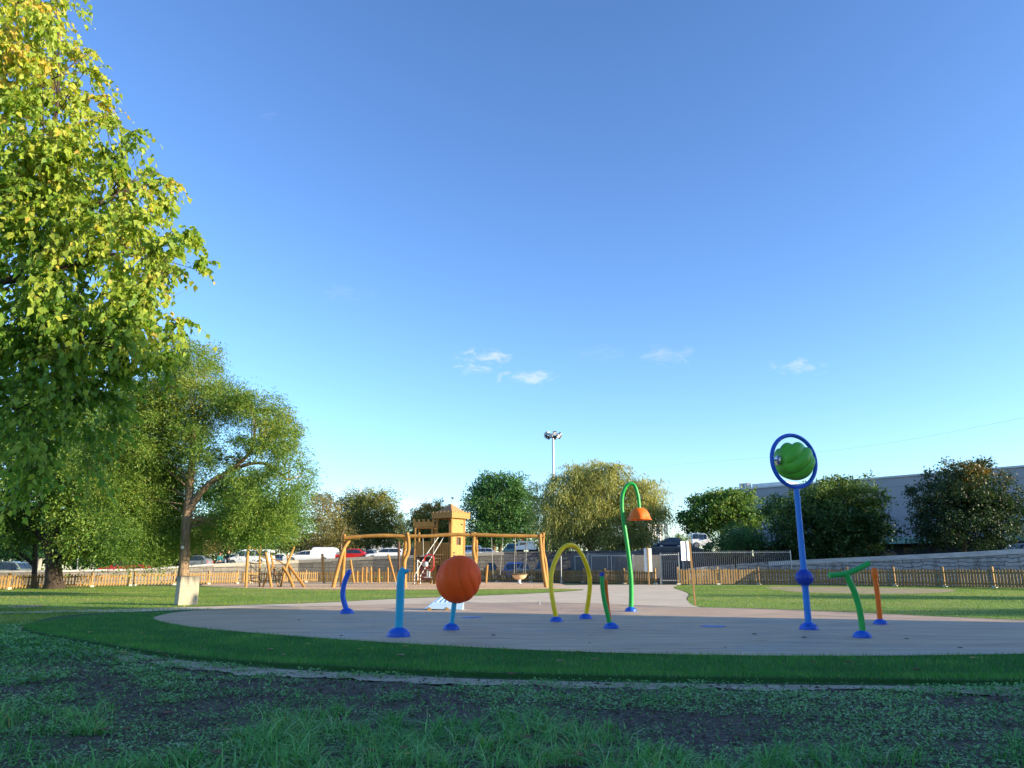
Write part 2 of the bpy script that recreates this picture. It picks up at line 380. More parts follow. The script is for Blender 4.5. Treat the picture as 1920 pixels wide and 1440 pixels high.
big = sheet('ground', [Vector((-700, -60, -.05)), Vector((700, -60, -.05)), Vector((700, 1500, -.05)), Vector((-700, 1500, -.05))], M['ground'])
OUT = [(40, 1181), (58, 1190), (110, 1200), (250, 1224), (400, 1244), (600, 1258), (800, 1268), (1000, 1275), (1300, 1281), (1600, 1284), (1920, 1287), (2500, 1288)]
TOPE = [(2900, 1200), (2300, 1172), (1920, 1164), (1600, 1149), (1420, 1141), (1300, 1138), (1000, 1131), (600, 1138), (400, 1142), (250, 1147), (130, 1153), (62, 1166)]
TURF = poly2(OUT + TOPE, .012, 5)
sheet('turf', TURF, M['turf'])
SANDO = [(20, 1176), (40, 1192), (110, 1211), (250, 1238), (400, 1256), (600, 1267), (800, 1277), (1000, 1284), (1300, 1289), (1600, 1292), (1920, 1296), (2600, 1300)]
sand_in = [(2600, 1270), (1300, 1268), (600, 1245), (250, 1210), (110, 1188), (50, 1172)]
def jitter(pts, a):
    return [p + Vector((random.uniform(-a, a), random.uniform(-a, a), 0)) for p in pts]
SAND = [p + Vector((0, .24 - .66 * float(fbm(np.array([p.x * 2.3]), np.array([3.3]))[0]) , 0)) for p in jitter(poly2(SANDO, .008, 26, False), .03)] + poly2(sand_in, .008, 3, False)
sheet('sand_strip', SAND, M['sand'])
PADP = [(288, 1160), (302, 1153), (340, 1147), (430, 1141), (600, 1136.5), (800, 1132), (1000, 1130), (1150, 1133), (1300, 1139), (1420, 1142), (1600, 1149), (1920, 1163.5), (2300, 1177),
        (2700, 1205), (2500, 1218), (1920, 1226), (1600, 1229.5), (1280, 1227), (960, 1217), (640, 1199), (400, 1180), (320, 1169)]
PAD = poly2(PADP, .022, 5)
sheet('splash_pad', PAD, M['pad'])
EDG = [(302, 1153), (340, 1147), (430, 1141), (600, 1136.5), (800, 1132), (1000, 1130), (1150, 1133), (1300, 1139), (1420, 1142), (1600, 1149), (1920, 1163.5), (2300, 1177)]
e0 = catmull([gnd(x, y, .026) for x, y in EDG], 8); sheet('pad_edge', e0 + [p + Vector((0, .22, 0)) for p in e0[::-1]], M['path'])
PATHP = [(1238, 1096.5), (1270, 1096.5), (1263, 1102), (1277, 1107), (1291, 1114), (1287, 1123), (1303, 1136), (1340, 1141), (1300, 1142), (1000, 1134), (600, 1140), (340, 1147), (160, 1147.5), (-200, 1153.5),
         (-200, 1149), (0, 1147), (160, 1143), (330, 1139), (460, 1134.5), (600, 1130), (760, 1122), (900, 1117), (1030, 1111), (1095, 1106), (1060, 1103), (1030, 1099), (1100, 1096.5)]
sheet('path', poly2(PATHP, .004, 4, smooth=True), M['path'])
MIDL = [(-300, 1150), (0, 1146.5), (160, 1142.5), (330, 1138.5), (460, 1134), (600, 1129.5), (760, 1121.5), (900, 1116.5), (1030, 1110.5), (1094, 1105.5), (1000, 1104.5), (800, 1106), (600, 1105.5), (460, 1103), (370, 1099), (270, 1098), (120, 1101), (0, 1105), (-300, 1112)]
LAWNM = poly2(MIDL, 0.0, 3)
sheet('lawn', LAWNM, M['lawn'])
LAWNL = [Vector((-60, 9.5, -.004)), Vector((-8.3, 9.5, -.004)), Vector((-7.2, 13, -.004)), Vector((-6, 20, -.004)), Vector((-60, 21, -.004))]
sheet('lawn', LAWNL, M['lawn'])
MUL = [(1093, 1105), (1000, 1104), (800, 1105.5), (600, 1105), (460, 1102.5), (375, 1098), (430, 1092), (600, 1091.3), (760, 1090.8), (900, 1090.3), (1025, 1092), (1060, 1097), (1080, 1101)]
MULCH = poly2(MUL, .002, 3)
sheet('mulch_bed', MULCH, M['mulch'])
RL = [(1272, 1097.2), (1265, 1102), (1279, 1107), (1293, 1114), (1289, 1123), (1305, 1136.5), (1420, 1140.5), (1600, 1147.5), (1920, 1162), (2400, 1180), (2600, 1120), (1920, 1103), (1600, 1098.3), (1400, 1096.7)]
LAWNR = poly2(RL, .003, 4)
tag(sheet('lawn', LAWNR, M['lawn']), kind='structure')
DIRT = [(1440, 1101), (1520, 1100.2), (1640, 1101.5), (1790, 1106), (1730, 1113), (1600, 1113), (1500, 1110), (1455, 1106)]
DIRTP = jitter(poly2(DIRT, .008, 6), .12); sheet('dirt_patch', DIRTP, M['dirt'])
sheet('dirt_patch', jitter(poly2([(15, 1136), (50, 1133.5), (85, 1134), (60, 1139), (25, 1140.5)], .008, 6), .05), M['dirt'])
# rough soil of the foreground: a real bumpy grid
def rough_grid():
    nx, ny = 260, 150
    xs = np.linspace(-13, 13, nx); ys = 1.2 + (np.linspace(0, 1, ny) ** 1.3) * 9.6
    X, Y = np.meshgrid(xs, ys); Z = fbm(X * 3.1, Y * 3.1) * .035 - .02 + fbm(X * 11, Y * 11) * .012
    Z = np.where(inside(np.column_stack([X.ravel(), Y.ravel()]), SAND).reshape(X.shape), np.minimum(Z, -.012), Z)
    V = np.stack([X, Y, Z], -1).reshape(-1, 3)
    i = np.arange(ny - 1)[:, None] * nx + np.arange(nx - 1)[None]
    Fc = np.stack([i, i + 1, i + nx + 1, i + nx], -1).reshape(-1, 4)
    # keep only what lies outside turf and pad
    cx = V[Fc].mean(1); keep = ~inside(cx[:, :2], SHR)
    return V, Fc[keep]
SHR = [p + Vector((0, .12, 0)) for p in TURF]
V, Fc = rough_grid()
tag(np_mesh('rough_soil', V, Fc, M['soil'], smooth=True), kind='structure')
OC = np.array([(p.x, p.y) for p in catmull([gnd(x, y, 0) for x, y in OUT], 10)])
def lip(P):
    d = np.full(len(P), 9.0)
    for q in OC: d = np.minimum(d, np.hypot(P[:, 0] - q[0], P[:, 1] - q[1]))
    return .050 * np.exp(-(d / .32) ** 2)
lv = []; 
oc3 = [Vector((x, y, 0)) for x, y in OC]; prof_ = [(0, -.01), (.012, .040), (.05, .050), (.16, .042), (.32, .026), (.6, .010)]
for i, p in enumerate(oc3):
    d_ = (oc3[min(i + 1, len(oc3) - 1)] - oc3[max(i - 1, 0)]).normalized(); nn_ = Vector((-d_.y, d_.x, 0)); wob_ = float(vnoise(np.array([p.x * 5.0]), np.array([p.y * 5.0]))[0]) * .05
    lv += [tuple(p + nn_ * (o + wob_) + Vector((0, 0, z))) for o, z in prof_]
k_ = len(prof_); lf_ = [(i * k_ + j, (i + 1) * k_ + j, (i + 1) * k_ + j + 1, i * k_ + j + 1) for i in range(len(oc3) - 1) for j in range(k_ - 1)]
tag(np_mesh('turf_edge', lv, lf_, M['turf'], smooth=True), kind='structure')
SUBP = np.array([(p[0], p[1]) for p in PAD])
# ---------------------------------------------------------------- grass (stuff)
M['blade_turf'] = leafmat('turf_blades', [(0, (0.0288, 0.143, 0.0241)), (.5, (0.0528, 0.253, 0.0383)), (.9, (0.101, 0.334, 0.0528)), (1, (0.288, 0.384, 0.0956))], .3)
M['blade_lawn'] = leafmat('lawn_blades', [(0, (0.0997, 0.19, 0.019)), (.45, (0.199, 0.285, 0.0323)), (.8, (0.342, 0.351, 0.0712)), (1, (0.437, 0.38, 0.114))], .35)
M['blade_rough'] = leafmat('rough_blades', [(0, (0.0345, 0.172, 0.0368)), (.35, (0.0862, 0.333, 0.0633)), (.62, (0.184, 0.483, 0.109)), (.85, (0.31, 0.575, 0.23)), (1, (0.529, 0.46, 0.184))], .3)
M['clover'] = leafmat('creeping_leaves', [(0, (.055, .19, .045)), (.45, (.12, .34, .075)), (.8, (.21, .43, .14)), (1, (.34, .46, .24))], .25)
def zrough(x, y): return fbm(x * 3.1, y * 3.1) * .035 - .02 + fbm(x * 11, y * 11) * .012
def blades(P, h, w, lean, tint, seg=2):
    """P (n,3) roots; h,w,lean (n,); curved tapering blades"""
    n = len(P); az = rng.uniform(0, 2 * PI, n); d = np.stack([np.cos(az), np.sin(az), 0 * az], -1); s = np.stack([-d[:, 1], d[:, 0], 0 * az], -1)
    tw = rng.uniform(0, 2 * PI, n); s = s * np.cos(tw)[:, None] * .75 + d * np.sin(tw)[:, None] * .3 + s * .3
    vs = []
    for k in range(seg + 1):
        t = k / seg
        c = P + d * (lean * h * t ** 2)[:, None]; c[:, 2] += h * (t - .42 * lean * t * t)
        ww = (w * (1 - .92 * t ** 1.5) * .5)[:, None]
        vs += [c - s * ww, c + s * ww]
    V = np.stack(vs, 1); m = 2 * (seg + 1); b = np.arange(n)[:, None] * m
    Fc = np.concatenate([b + np.array([[2 * k, 2 * k + 1, 2 * k + 3, 2 * k + 2]]) for k in range(seg)], 1).reshape(-1, 4)
    return V.reshape(-1, 3), Fc, np.repeat(tint, seg)
def scatter(n, x0, x1, y0, y1): return np.stack([rng.uniform(x0, x1, n), rng.uniform(y0, y1, n)], -1)
def vis(P, marg=1.06):   # inside the view wedge (plus margin for a step to the side)
    return np.abs(P[:, 0]) < (P[:, 1] * .70 * marg + 1.6)
# turf ring
P = scatter(640000, -9, 13, 6.0, 18.0); P = P[vis(P)]
P = P[inside(P, TURF) & ~inside(P, PAD)]
keep = rng.random(len(P)) < np.clip(9.5 / P[:, 1], .3, 1); P = P[keep]
n = len(P); P3 = np.column_stack([P, .010 + lip(P)])
pt = fbm(P[:, 0] * 1.3, P[:, 1] * 1.3)
pb = fbm(P[:, 0] * 3.7 + 9, P[:, 1] * 3.7)
tn = np.clip(-.15 + pt * .85 + pb * .45 + rng.normal(0, .17, n), 0, .95); tn[rng.random(n) < .03 + .10 * (pb > .66)] = 1
V, Fc, T = blades(P3, rng.uniform(.035, .068, n) * (.75 + .5 * pt), rng.uniform(.004, .0075, n), rng.uniform(.1, .8, n), tn, 2)
tag(np_mesh('turf_grass', V, Fc, M['blade_turf'], tint=T), 'thick dark green turf grass ringing the splash pad', 'grass', kind='stuff')
# sunlit lawns
allv = []; allf = []; allt = []; base = 0
for poly, nn, (x0, x1, y0, y1) in ((LAWNM, 150000, (-40, 5, 17, 46)), (LAWNR, 110000, (5, 34, 12, 46)), (LAWNL, 70000, (-20, -6, 9.5, 21))):
    P = scatter(nn, x0, x1, y0, y1); P = P[inside(P, poly) & vis(P) & ~inside(P, DIRTP) & ~inside(P, TURF)]
    pt = fbm(P[:, 0] * .45, P[:, 1] * .45); keep = rng.random(len(P)) < np.clip(1.5 - pt * 1.3, .15, 1); P = P[keep]; pt = pt[keep]
    n = len(P); P3 = np.column_stack([P, np.full(n, .003)])
    V, Fc, T = blades(P3, rng.uniform(.03, .065, n), rng.uniform(.012, .022, n), rng.uniform(.2, 1, n), np.clip((pt - .5) * 2.0 + .38 + rng.normal(0, .16, n), 0, 1), 1)
    allv.append(V); allf.append(Fc + base); allt.append(T); base += len(V)
tag(np_mesh('lawn_grass', np.concatenate(allv), np.concatenate(allf), M['blade_lawn'], tint=np.concatenate(allt)), 'short sunlit lawn grass beyond the splash pad', 'grass', kind='stuff')
# foreground: creeping clover mats, long tufts, stray blades
OUTP = [p + Vector((0, -.06, 0)) for p in TURF]
P = scatter(900000, -10.5, 9.5, 1.9, 14); P = P[vis(P)]; P = P[~inside(P, OUTP)]
m1 = fbm(P[:, 0] * .75 + 5, P[:, 1] * 1.15 + 2); m2 = fbm(P[:, 0] * 3.4, P[:, 1] * 3.4)
dens = np.clip((m1 * .55 + m2 * .62 - .552) * 13, 0.07, 1) * np.clip(6.5 / P[:, 1], .3, 1)
left_lawn = np.clip((-P[:, 0] - 4.0) / 1.5, 0, 1) * np.clip((P[:, 1] - 7.5) / 2, 0, 1)
dens = np.maximum(dens, left_lawn * .85)
keep = rng.random(len(P)) < dens * .75; P = P[keep]; m1 = (m1 + .06 * (dens > .6))[keep]; n = len(P)
C = np.column_stack([P, zrough(P[:, 0], P[:, 1]) + rng.uniform(.004, .045, n)])
az = rng.uniform(0, 2 * PI, n); tl = rng.uniform(-.25, .75, n); L = rng.uniform(.009, .026, n) * np.clip(P[:, 1] / 5, 1, 2)
d = np.stack([np.cos(az) * np.cos(tl), np.sin(az) * np.cos(tl), np.sin(tl)], -1); s = np.stack([-np.sin(az), np.cos(az), rng.uniform(-.4, .4, n)], -1)
V = np.stack([C, C + d * L[:, None] * .55 + s * L[:, None] * .36, C + d * L[:, None], C + d * L[:, None] * .55 - s * L[:, None] * .36], 1).reshape(-1, 3)
tag(np_mesh('ground_cover', V, np.arange(4 * n).reshape(-1, 4), M['clover'], tint=np.clip(rng.normal(.45, .22, n) + (m1 - .5), 0, 1)),
    'low creeping weeds growing in patches on the dark soil', 'ground cover', kind='stuff')
roots = []; hs = []; ls = []; tt = []
def tuft(x, y, nb, rad, h, tint):
    a = rng.uniform(0, 2 * PI, nb); r = rad * np.sqrt(rng.random(nb))
    X = x + r * np.cos(a); Y = y + r * np.sin(a)
    roots.append(np.column_stack([X, Y, zrough(X, Y)])); hs.append(h * rng.uniform(.45, 1.15, nb)); ls.append(rng.uniform(.5, 1.9, nb)); tt.append(np.clip(rng.normal(tint, .22, nb), 0, 1))
P = scatter(9000, -6, 6, 2.0, 10.5); P = P[vis(P, 1.1)]; P = P[~inside(P, OUTP)]
g = fbm(P[:, 0] * .8 + 31, P[:, 1] * .8 + 7)
pyy = P[:, 1]
prob = np.clip((4.75 - pyy + (g - .5) * 3.4) * 1.3, 0, .62) + np.clip((g - .60) * 3, 0, .28) * (pyy < 7.5)
prob = np.maximum(prob, .55 * ((P[:, 0] < -2.0 - (pyy - 4) * .5) & (pyy < 6.4)) * np.clip(g * 1.8 - .3, 0, 1))
prob *= ~((P[:, 0] < -1.7) & (pyy < 3.85) & (P[:, 0] + (3.9 - pyy) * 1.9 < -1.1))
P = P[rng.random(len(P)) < prob]
for x, y in P:
    tc_ = .30 + .9 * (float(fbm(np.array([x * .9 + 50]), np.array([y * .9]))[0]) - .35)
    tuft(x, y, int(rng.integers(16, 40)), rng.uniform(.03, .13), rng.uniform(.09, .20), tc_)
P = scatter(52000, -8.5, 8.5, 2.0, 11); P = P[vis(P)]; P = P[~inside(P, OUTP)]
g = fbm(P[:, 0] * 1.7 + 3, P[:, 1] * 1.7); keep = rng.random(len(P)) < np.clip(g * 1.6 - .45, .05, 1); P = P[keep]; n = len(P)
roots.append(np.column_stack([P, zrough(P[:, 0], P[:, 1])])); hs.append(rng.uniform(.015, .05, n)); ls.append(rng.uniform(.3, 1.6, n)); tt.append(np.clip(rng.normal(.5, .3, n), 0, 1))
RT = np.concatenate(roots); n = len(RT)
V, Fc, T = blades(RT, np.concatenate(hs), rng.uniform(.0055, .0135, n), np.concatenate(ls), np.concatenate(tt), 3)
tag(np_mesh('rough_grass', V, Fc, M['blade_rough'], tint=T), 'long unmown grass tufts on the dark foreground soil', 'grass', kind='stuff')
# soil crumbs and dead stems
P = scatter(42000, -7.5, 7.5, 2.0, 10); P = P[vis(P)]; P = P[~inside(P, OUTP)]; n = len(P)
C = np.column_stack([P, zrough(P[:, 0], P[:, 1]) + .004]); az = rng.uniform(0, 2 * PI, n); L = rng.uniform(.01, .05, n); wv = rng.uniform(.0015, .005, n)
d = np.stack([np.cos(az), np.sin(az), rng.uniform(-.1, .5, n)], -1) * L[:, None]; s = np.stack([-np.sin(az), np.cos(az), rng.uniform(-.5, .5, n)], -1) * wv[:, None]
V = np.stack([C - s, C + s, C + d + s, C + d - s], 1).reshape(-1, 3)
M['litter'] = leafmat('dead_stems', [(0, (.03, .026, .022)), (.6, (.10, .085, .062)), (1, (.24, .20, .15))], .1)
tag(np_mesh('dead_stems', V, np.arange(4 * n).reshape(-1, 4), M['litter'], tint=rng.random(n)), 'dry stems and crumbs littering the dark soil', 'litter', kind='stuff')

P = scatter(26000, -7.5, 7.5, 2.0, 9.5); P = P[vis(P)]; P = P[~inside(P, OUTP)]; n = len(P)
C = np.column_stack([P, zrough(P[:, 0], P[:, 1])]); r = .004 + .022 * rng.random(n) ** 4; r = r[:, None]
ofs = np.array([[1, 0, 0], [-1, 0, 0], [0, 1, 0], [0, -1, 0], [0, 0, .75], [0, 0, -.7]]); V = C[:, None, :] + ofs[None] * r[:, None] * rng.uniform(.55, 1.3, (n, 6, 1)) + rng.normal(0, .15, (n, 6, 3)) * r[:, None]
tri = np.array([[0, 2, 4], [2, 1, 4], [1, 3, 4], [3, 0, 4], [2, 0, 5], [1, 2, 5], [3, 1, 5], [0, 3, 5]]); Fc = (np.arange(n)[:, None, None] * 6 + tri[None]).reshape(-1, 3)
tag(np_mesh('soil_clods', V.reshape(-1, 3), Fc, M['soil']), 'crumbly clods of dark earth between the weeds', 'soil', kind='stuff')
# ---------------------------------------------------------------- trees
def unit(a): return a / np.maximum(np.linalg.norm(a, axis=-1, keepdims=True), 1e-9)
def leaves(clumps, ntw, per, tlen, ll, lw, droop=.3, hang=.2, upb=.25, tvar=.16, shell=.42, tintc=.5, spread=.75, fold=.0, ctint=.12, sub=16, subr=.2, wexp=.72):
    C = np.array([c[:3] for c in clumps]); Rr = np.array([c[3:6] for c in clumps])
    ct = np.array([c[6] if len(c) > 6 else 0 for c in clumps]) + rng.normal(0, ctint, len(C))
    wt = np.prod(Rr, 1) ** wexp; wt /= wt.sum()
    k = rng.choice(len(C), ntw, p=wt)
    ns = max(20, int(ntw / sub)); ks = rng.choice(len(C), ns, p=wt); so_ = unit(rng.normal(size=(ns, 3))); sr = rng.random(ns) ** shell * (1 + .38 * rng.random(ns) ** 3)
    SC = C[ks] + so_ * sr[:, None] * Rr[ks]; pick = rng.integers(0, ns, ntw); k = ks[pick]
    o = unit(so_[pick] + rng.normal(size=(ntw, 3)) * .45)
    O = SC[pick] + rng.normal(size=(ntw, 3)) * (Rr[k] * subr); st = rng.normal(0, .10, ns)[pick]
    td = unit(o * .8 + rng.normal(size=(ntw, 3)) * .55 + np.array([0, 0, upb])); TL = tlen * rng.uniform(.5, 1.3, ntw)
    tt = tintc + ct[k] + st + rng.normal(0, .06, ntw)
    j = np.tile(np.arange(per), ntw); i = np.repeat(np.arange(ntw), per)
    t = (j + rng.uniform(.1, .9, len(j))) / per
    Pp = O[i] + td[i] * (TL[i] * t)[:, None]; Pp[:, 2] -= droop * TL[i] * t ** 2
    tang = td[i].copy(); tang[:, 2] -= 2 * droop * t; tang = unit(tang)
    side = unit(np.cross(tang, rng.normal(size=tang.shape))) 
    ld = unit(tang * .45 + side * spread + np.array([0, 0, -hang]) + rng.normal(size=tang.shape) * .2)
    sd = unit(np.cross(ld, rng.normal(size=ld.shape)))
    L = (ll * rng.uniform(.45, 1.3, len(j)))[:, None]; Wd = L * (lw / ll) * .5
    nn = np.cross(ld, sd)
    if fold:   # six-point heart/diamond shaped leaf, folded on its midrib
        b = Pp; a1 = Pp + ld * L * .30 + sd * Wd + nn * Wd * fold; a2 = Pp + ld * L * .30 - sd * Wd + nn * Wd * fold
        m_ = Pp + ld * L * .34; tip = Pp + ld * L - nn * L * .12
        V = np.stack([b, a1, tip, m_, a2], 1).reshape(-1, 3); q = np.arange(len(j))[:, None] * 5
        Fc = np.concatenate([q + np.array([[0, 1, 2, 3]]), q + np.array([[0, 3, 2, 4]])], 1).reshape(-1, 4)
        T = np.repeat(np.clip(tt[i] + rng.normal(0, tvar, len(j)), 0, 1), 2)
    else:
        mid = Pp + ld * L * .5
        V = np.stack([Pp, mid + sd * Wd, Pp + ld * L, mid - sd * Wd], 1).reshape(-1, 3); Fc = np.arange(4 * len(j)).reshape(-1, 4)
        T = np.clip(tt[i] + rng.normal(0, tvar, len(j)), 0, 1)
    return V, Fc, T, (O, td, TL, droop)
def twig_mesh(tw, r0, frac=1.0, seg=3):
    O, td, TL, droop = tw; n = int(len(O) * frac); O, td, TL = O[:n], td[:n], TL[:n]
    up = unit(np.cross(td, rng.normal(size=td.shape))); s2 = np.cross(td, up); ring = []
    for k in range(seg + 1):
        t = k / seg; p = O + td * (TL * t)[:, None]; p[:, 2] -= droop * TL * t * t; r = r0 * (1 - .75 * t)
        for a in range(3):
            ring.append(p + (up * math.cos(a * 2.094) + s2 * math.sin(a * 2.094)) * r)
    V = np.stack(ring, 1); m = 3 * (seg + 1); q = np.arange(n)[:, None] * m
    Fc = np.concatenate([q + np.array([[3 * k + a, 3 * k + (a + 1) % 3, 3 * k + 3 + (a + 1) % 3, 3 * k + 3 + a]]) for k in range(seg) for a in range(3)], 1).reshape(-1, 4)
    return V.reshape(-1, 3), Fc
def pxclumps(pl, Y, depth, ncopy=2, var=.25):
    """pl: (px,py,rx,ry[,tint[,dy]]) in photo pixels at depth Y -> ellipsoids in metres, repeated through the crown's depth"""
    out = []
    for c in pl:
        px, py, rx, ry = c[:4]; ti = c[4] if len(c) > 4 else 0; dy = c[5] if len(c) > 5 else 0
        p = at(px, py, Y + dy); s = Y * CP / F
        offs = np.linspace(-1, 1, ncopy) * depth * .6 if ncopy > 1 else [0]
        for o in offs:
            k = math.sqrt(max(.25, 1 - (o / (depth * 1.3)) ** 2)) * random.uniform(1 - var, 1 + var * .4)
            q = p + Vector((random.uniform(-.3, .3) * rx * s, o + random.uniform(-.3, .3) * depth * .3, random.uniform(-.3, .2) * ry * s))
            out.append((q.x, q.y, q.z, rx * s * k, rx * s * k, ry * s * k, ti))
    return out
def limbs(mb, start_pts, clumps, r0, frac=1.0, sag=.15, n=7):
    for c in clumps:
        if random.random() > frac: continue
        e = Vector(c[:3]); st = random.choice(sorted(start_pts, key=lambda q: (q[0] - e).length + max(0, q[0].z - e.z) * 2.0)[:5])
        s, r = st; m_ = s.lerp(e, .5) + Vector((random.uniform(-.1, .1), random.uniform(-.1, .1), .25)) * (e - s).length * sag * 2
        pts = [(s * (1 - t) ** 2 + m_ * 2 * t * (1 - t) + e * t * t) for t in [i / (n - 1) for i in range(n)]]
        rr = min(r * .7, r0); mb.tube(pts, [rr * (1 - .82 * i / (n - 1)) for i in range(n)], 6)
def tree(name, label, px, pyb, Y, trunk, pl, leafm, bark='bark', depth=2.5, ncopy=2, ntw=4000, per=5, tlen=.7, ll=.12, lw=.07, zbase=None, group=None, limb_r=.12, lfrac=.8, cat='tree', twigs=0, fold=0, **kw):
    """trunk: list of stems, each a list of (px,py,width_px)"""
    b = at(px, pyb, Y)
    if zbase is not None: b.z = zbase
    t = thing(name, b, label, cat, group)
    mb = MB(); starts = []
    for stem in trunk:
        pts = [at(x, y, Y) + Vector((0, random.uniform(-.05, .05), 0)) for x, y, w_ in stem]; s = Y * CP / F
        rs = [w_ * s * .5 for x, y, w_ in stem]
        if stem is trunk[0] and zbase is not None: pts[0].z = zbase - .1
        P2 = catmull(pts, 4); r2 = lerp_list(rs, len(P2)); r2 = [r * random.uniform(.93, 1.07) for r in r2]
        mb.tube(P2, r2, 10)
        starts += [(p, r) for p, r in zip(P2[len(P2) // 3:], r2[len(P2) // 3:])]
    cl = pxclumps(pl, Y, depth, ncopy)
    limbs(mb, starts, cl, limb_r, lfrac)
    mb.build('trunk', M[bark], t, smooth=True)
    V, Fc, T, tw = leaves(cl, ntw, per, tlen, ll, lw, fold=fold, **kw)
    cr = np_mesh('crown', V, Fc, M[leafm], t, tint=T)
    if twigs:
        V, Fc = twig_mesh(tw, twigs); np_mesh('twigs', V, Fc, M['twig'], t)
    return t
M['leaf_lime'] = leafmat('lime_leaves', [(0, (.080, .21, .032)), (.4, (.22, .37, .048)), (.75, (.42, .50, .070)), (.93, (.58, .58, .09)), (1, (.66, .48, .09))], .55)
M['leaf_fine'] = leafmat('fine_green_leaves', [(0, (.055, .13, .020)), (.5, (.140, .245, .036)), (.85, (.26, .32, .050)), (1, (.36, .32, .075))], .42)
M['leaf_mid'] = leafmat('mid_green_leaves', [(0, (0.033, 0.105, 0.021)), (.6, (0.09, 0.188, 0.03)), (1, (0.21, 0.27, 0.045))], .35)
M['leaf_deep'] = leafmat('deep_green_leaves', [(0, (0.0207, 0.0897, 0.031)), (.6, (0.0604, 0.164, 0.0379)), (1, (0.138, 0.241, 0.0517))], .3)
M['leaf_willow'] = leafmat('willow_leaves', [(0, (.13, .165, .045)), (.5, (.28, .30, .075)), (1, (.46, .41, .10))], .35)
M['leaf_autumn'] = leafmat('turning_leaves', [(0, (.060, .10, .022)), (.45, (.15, .185, .036)), (.8, (.29, .24, .05)), (1, (.42, .23, .05))], .3)
M['leaf_dark'] = leafmat('dark_leaves', [(0, (.010, .032, .012)), (.5, (.026, .062, .020)), (.8, (.085, .10, .025)), (1, (.25, .13, .02))], .3)
M['leaf_shade'] = leafmat('shade_green_leaves', [(0, (.012, .040, .012)), (.5, (.030, .080, .020)), (.8, (.085, .16, .03)), (1, (.15, .21, .035))], .3)
M['leaf_sparse'] = leafmat('sparse_yellow_leaves', [(0, (0.105, 0.112, 0.0375)), (.5, (0.225, 0.195, 0.0525)), (1, (0.45, 0.315, 0.06))], .35)
M['leaf_blue'] = leafmat('bluish_leaves', [(0, (0.0525, 0.105, 0.0675)), (1, (0.128, 0.188, 0.112))], .3)
# 1. the near tree that leans in from the left (trunk out of frame)
NY = 9.6
near = thing('lime_tree', Vector((-9.6, NY, 0)), 'tall broad-leaved tree with yellow-lime leaves overhanging the left edge', 'tree')
nc = [(40, -60, 80, 70, .18), (95, 30, 55, 55, .2), (30, 60, 70, 70, .15), (130, 100, 25, 40, .22), (20, 150, 70, 70, .12), (90, 150, 55, 50, .16), (165, 150, 20, 28, .22),  # clump tint puts sun into the upper crown and shade into the lower
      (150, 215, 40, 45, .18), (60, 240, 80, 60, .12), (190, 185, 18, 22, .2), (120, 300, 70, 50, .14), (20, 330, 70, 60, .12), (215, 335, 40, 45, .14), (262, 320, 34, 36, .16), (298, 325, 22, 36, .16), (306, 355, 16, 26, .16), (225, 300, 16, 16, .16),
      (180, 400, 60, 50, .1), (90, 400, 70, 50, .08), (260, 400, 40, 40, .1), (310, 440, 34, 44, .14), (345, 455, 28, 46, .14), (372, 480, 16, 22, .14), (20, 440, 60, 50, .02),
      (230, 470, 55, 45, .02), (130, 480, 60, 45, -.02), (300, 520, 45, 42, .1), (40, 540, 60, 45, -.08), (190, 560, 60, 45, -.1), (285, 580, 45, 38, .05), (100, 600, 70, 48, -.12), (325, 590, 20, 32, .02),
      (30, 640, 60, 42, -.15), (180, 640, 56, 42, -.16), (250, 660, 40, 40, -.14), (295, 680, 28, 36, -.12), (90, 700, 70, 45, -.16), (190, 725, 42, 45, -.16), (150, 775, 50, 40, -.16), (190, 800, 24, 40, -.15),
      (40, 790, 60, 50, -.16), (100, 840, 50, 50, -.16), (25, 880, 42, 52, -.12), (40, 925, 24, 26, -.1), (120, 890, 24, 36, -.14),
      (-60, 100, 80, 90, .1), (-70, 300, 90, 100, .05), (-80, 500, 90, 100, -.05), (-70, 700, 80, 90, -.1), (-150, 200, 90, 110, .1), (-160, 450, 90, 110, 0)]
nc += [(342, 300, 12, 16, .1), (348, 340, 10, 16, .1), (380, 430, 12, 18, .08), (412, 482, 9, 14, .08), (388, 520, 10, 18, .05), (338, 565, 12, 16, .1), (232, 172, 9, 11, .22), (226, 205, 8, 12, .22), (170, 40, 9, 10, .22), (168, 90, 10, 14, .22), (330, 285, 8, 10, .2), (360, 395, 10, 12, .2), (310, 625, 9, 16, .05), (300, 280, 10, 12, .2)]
nc = [(c[0], c[1] - (50 if c[1] > 690 else 20 if c[1] > 620 else 0), c[2] * (.85 if c[1] > 690 else 1), c[3] * (.85 if c[1] > 690 else 1), *c[4:]) for c in nc]
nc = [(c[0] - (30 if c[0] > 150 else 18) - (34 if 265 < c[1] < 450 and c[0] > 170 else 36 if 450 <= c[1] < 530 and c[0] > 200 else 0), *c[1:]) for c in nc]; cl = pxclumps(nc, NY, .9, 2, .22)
mb = MB()
tr = catmull([Vector((-9.6, NY, -.1)), Vector((-9.5, NY, 1.6)), Vector((-9.35, NY + .1, 3.6)), Vector((-9.1, NY, 6)), Vector((-8.9, NY, 9.2))], 6)
mb.tube(tr, lerp_list([.36, .28, .24, .19, .08], len(tr)), 12)
main = []
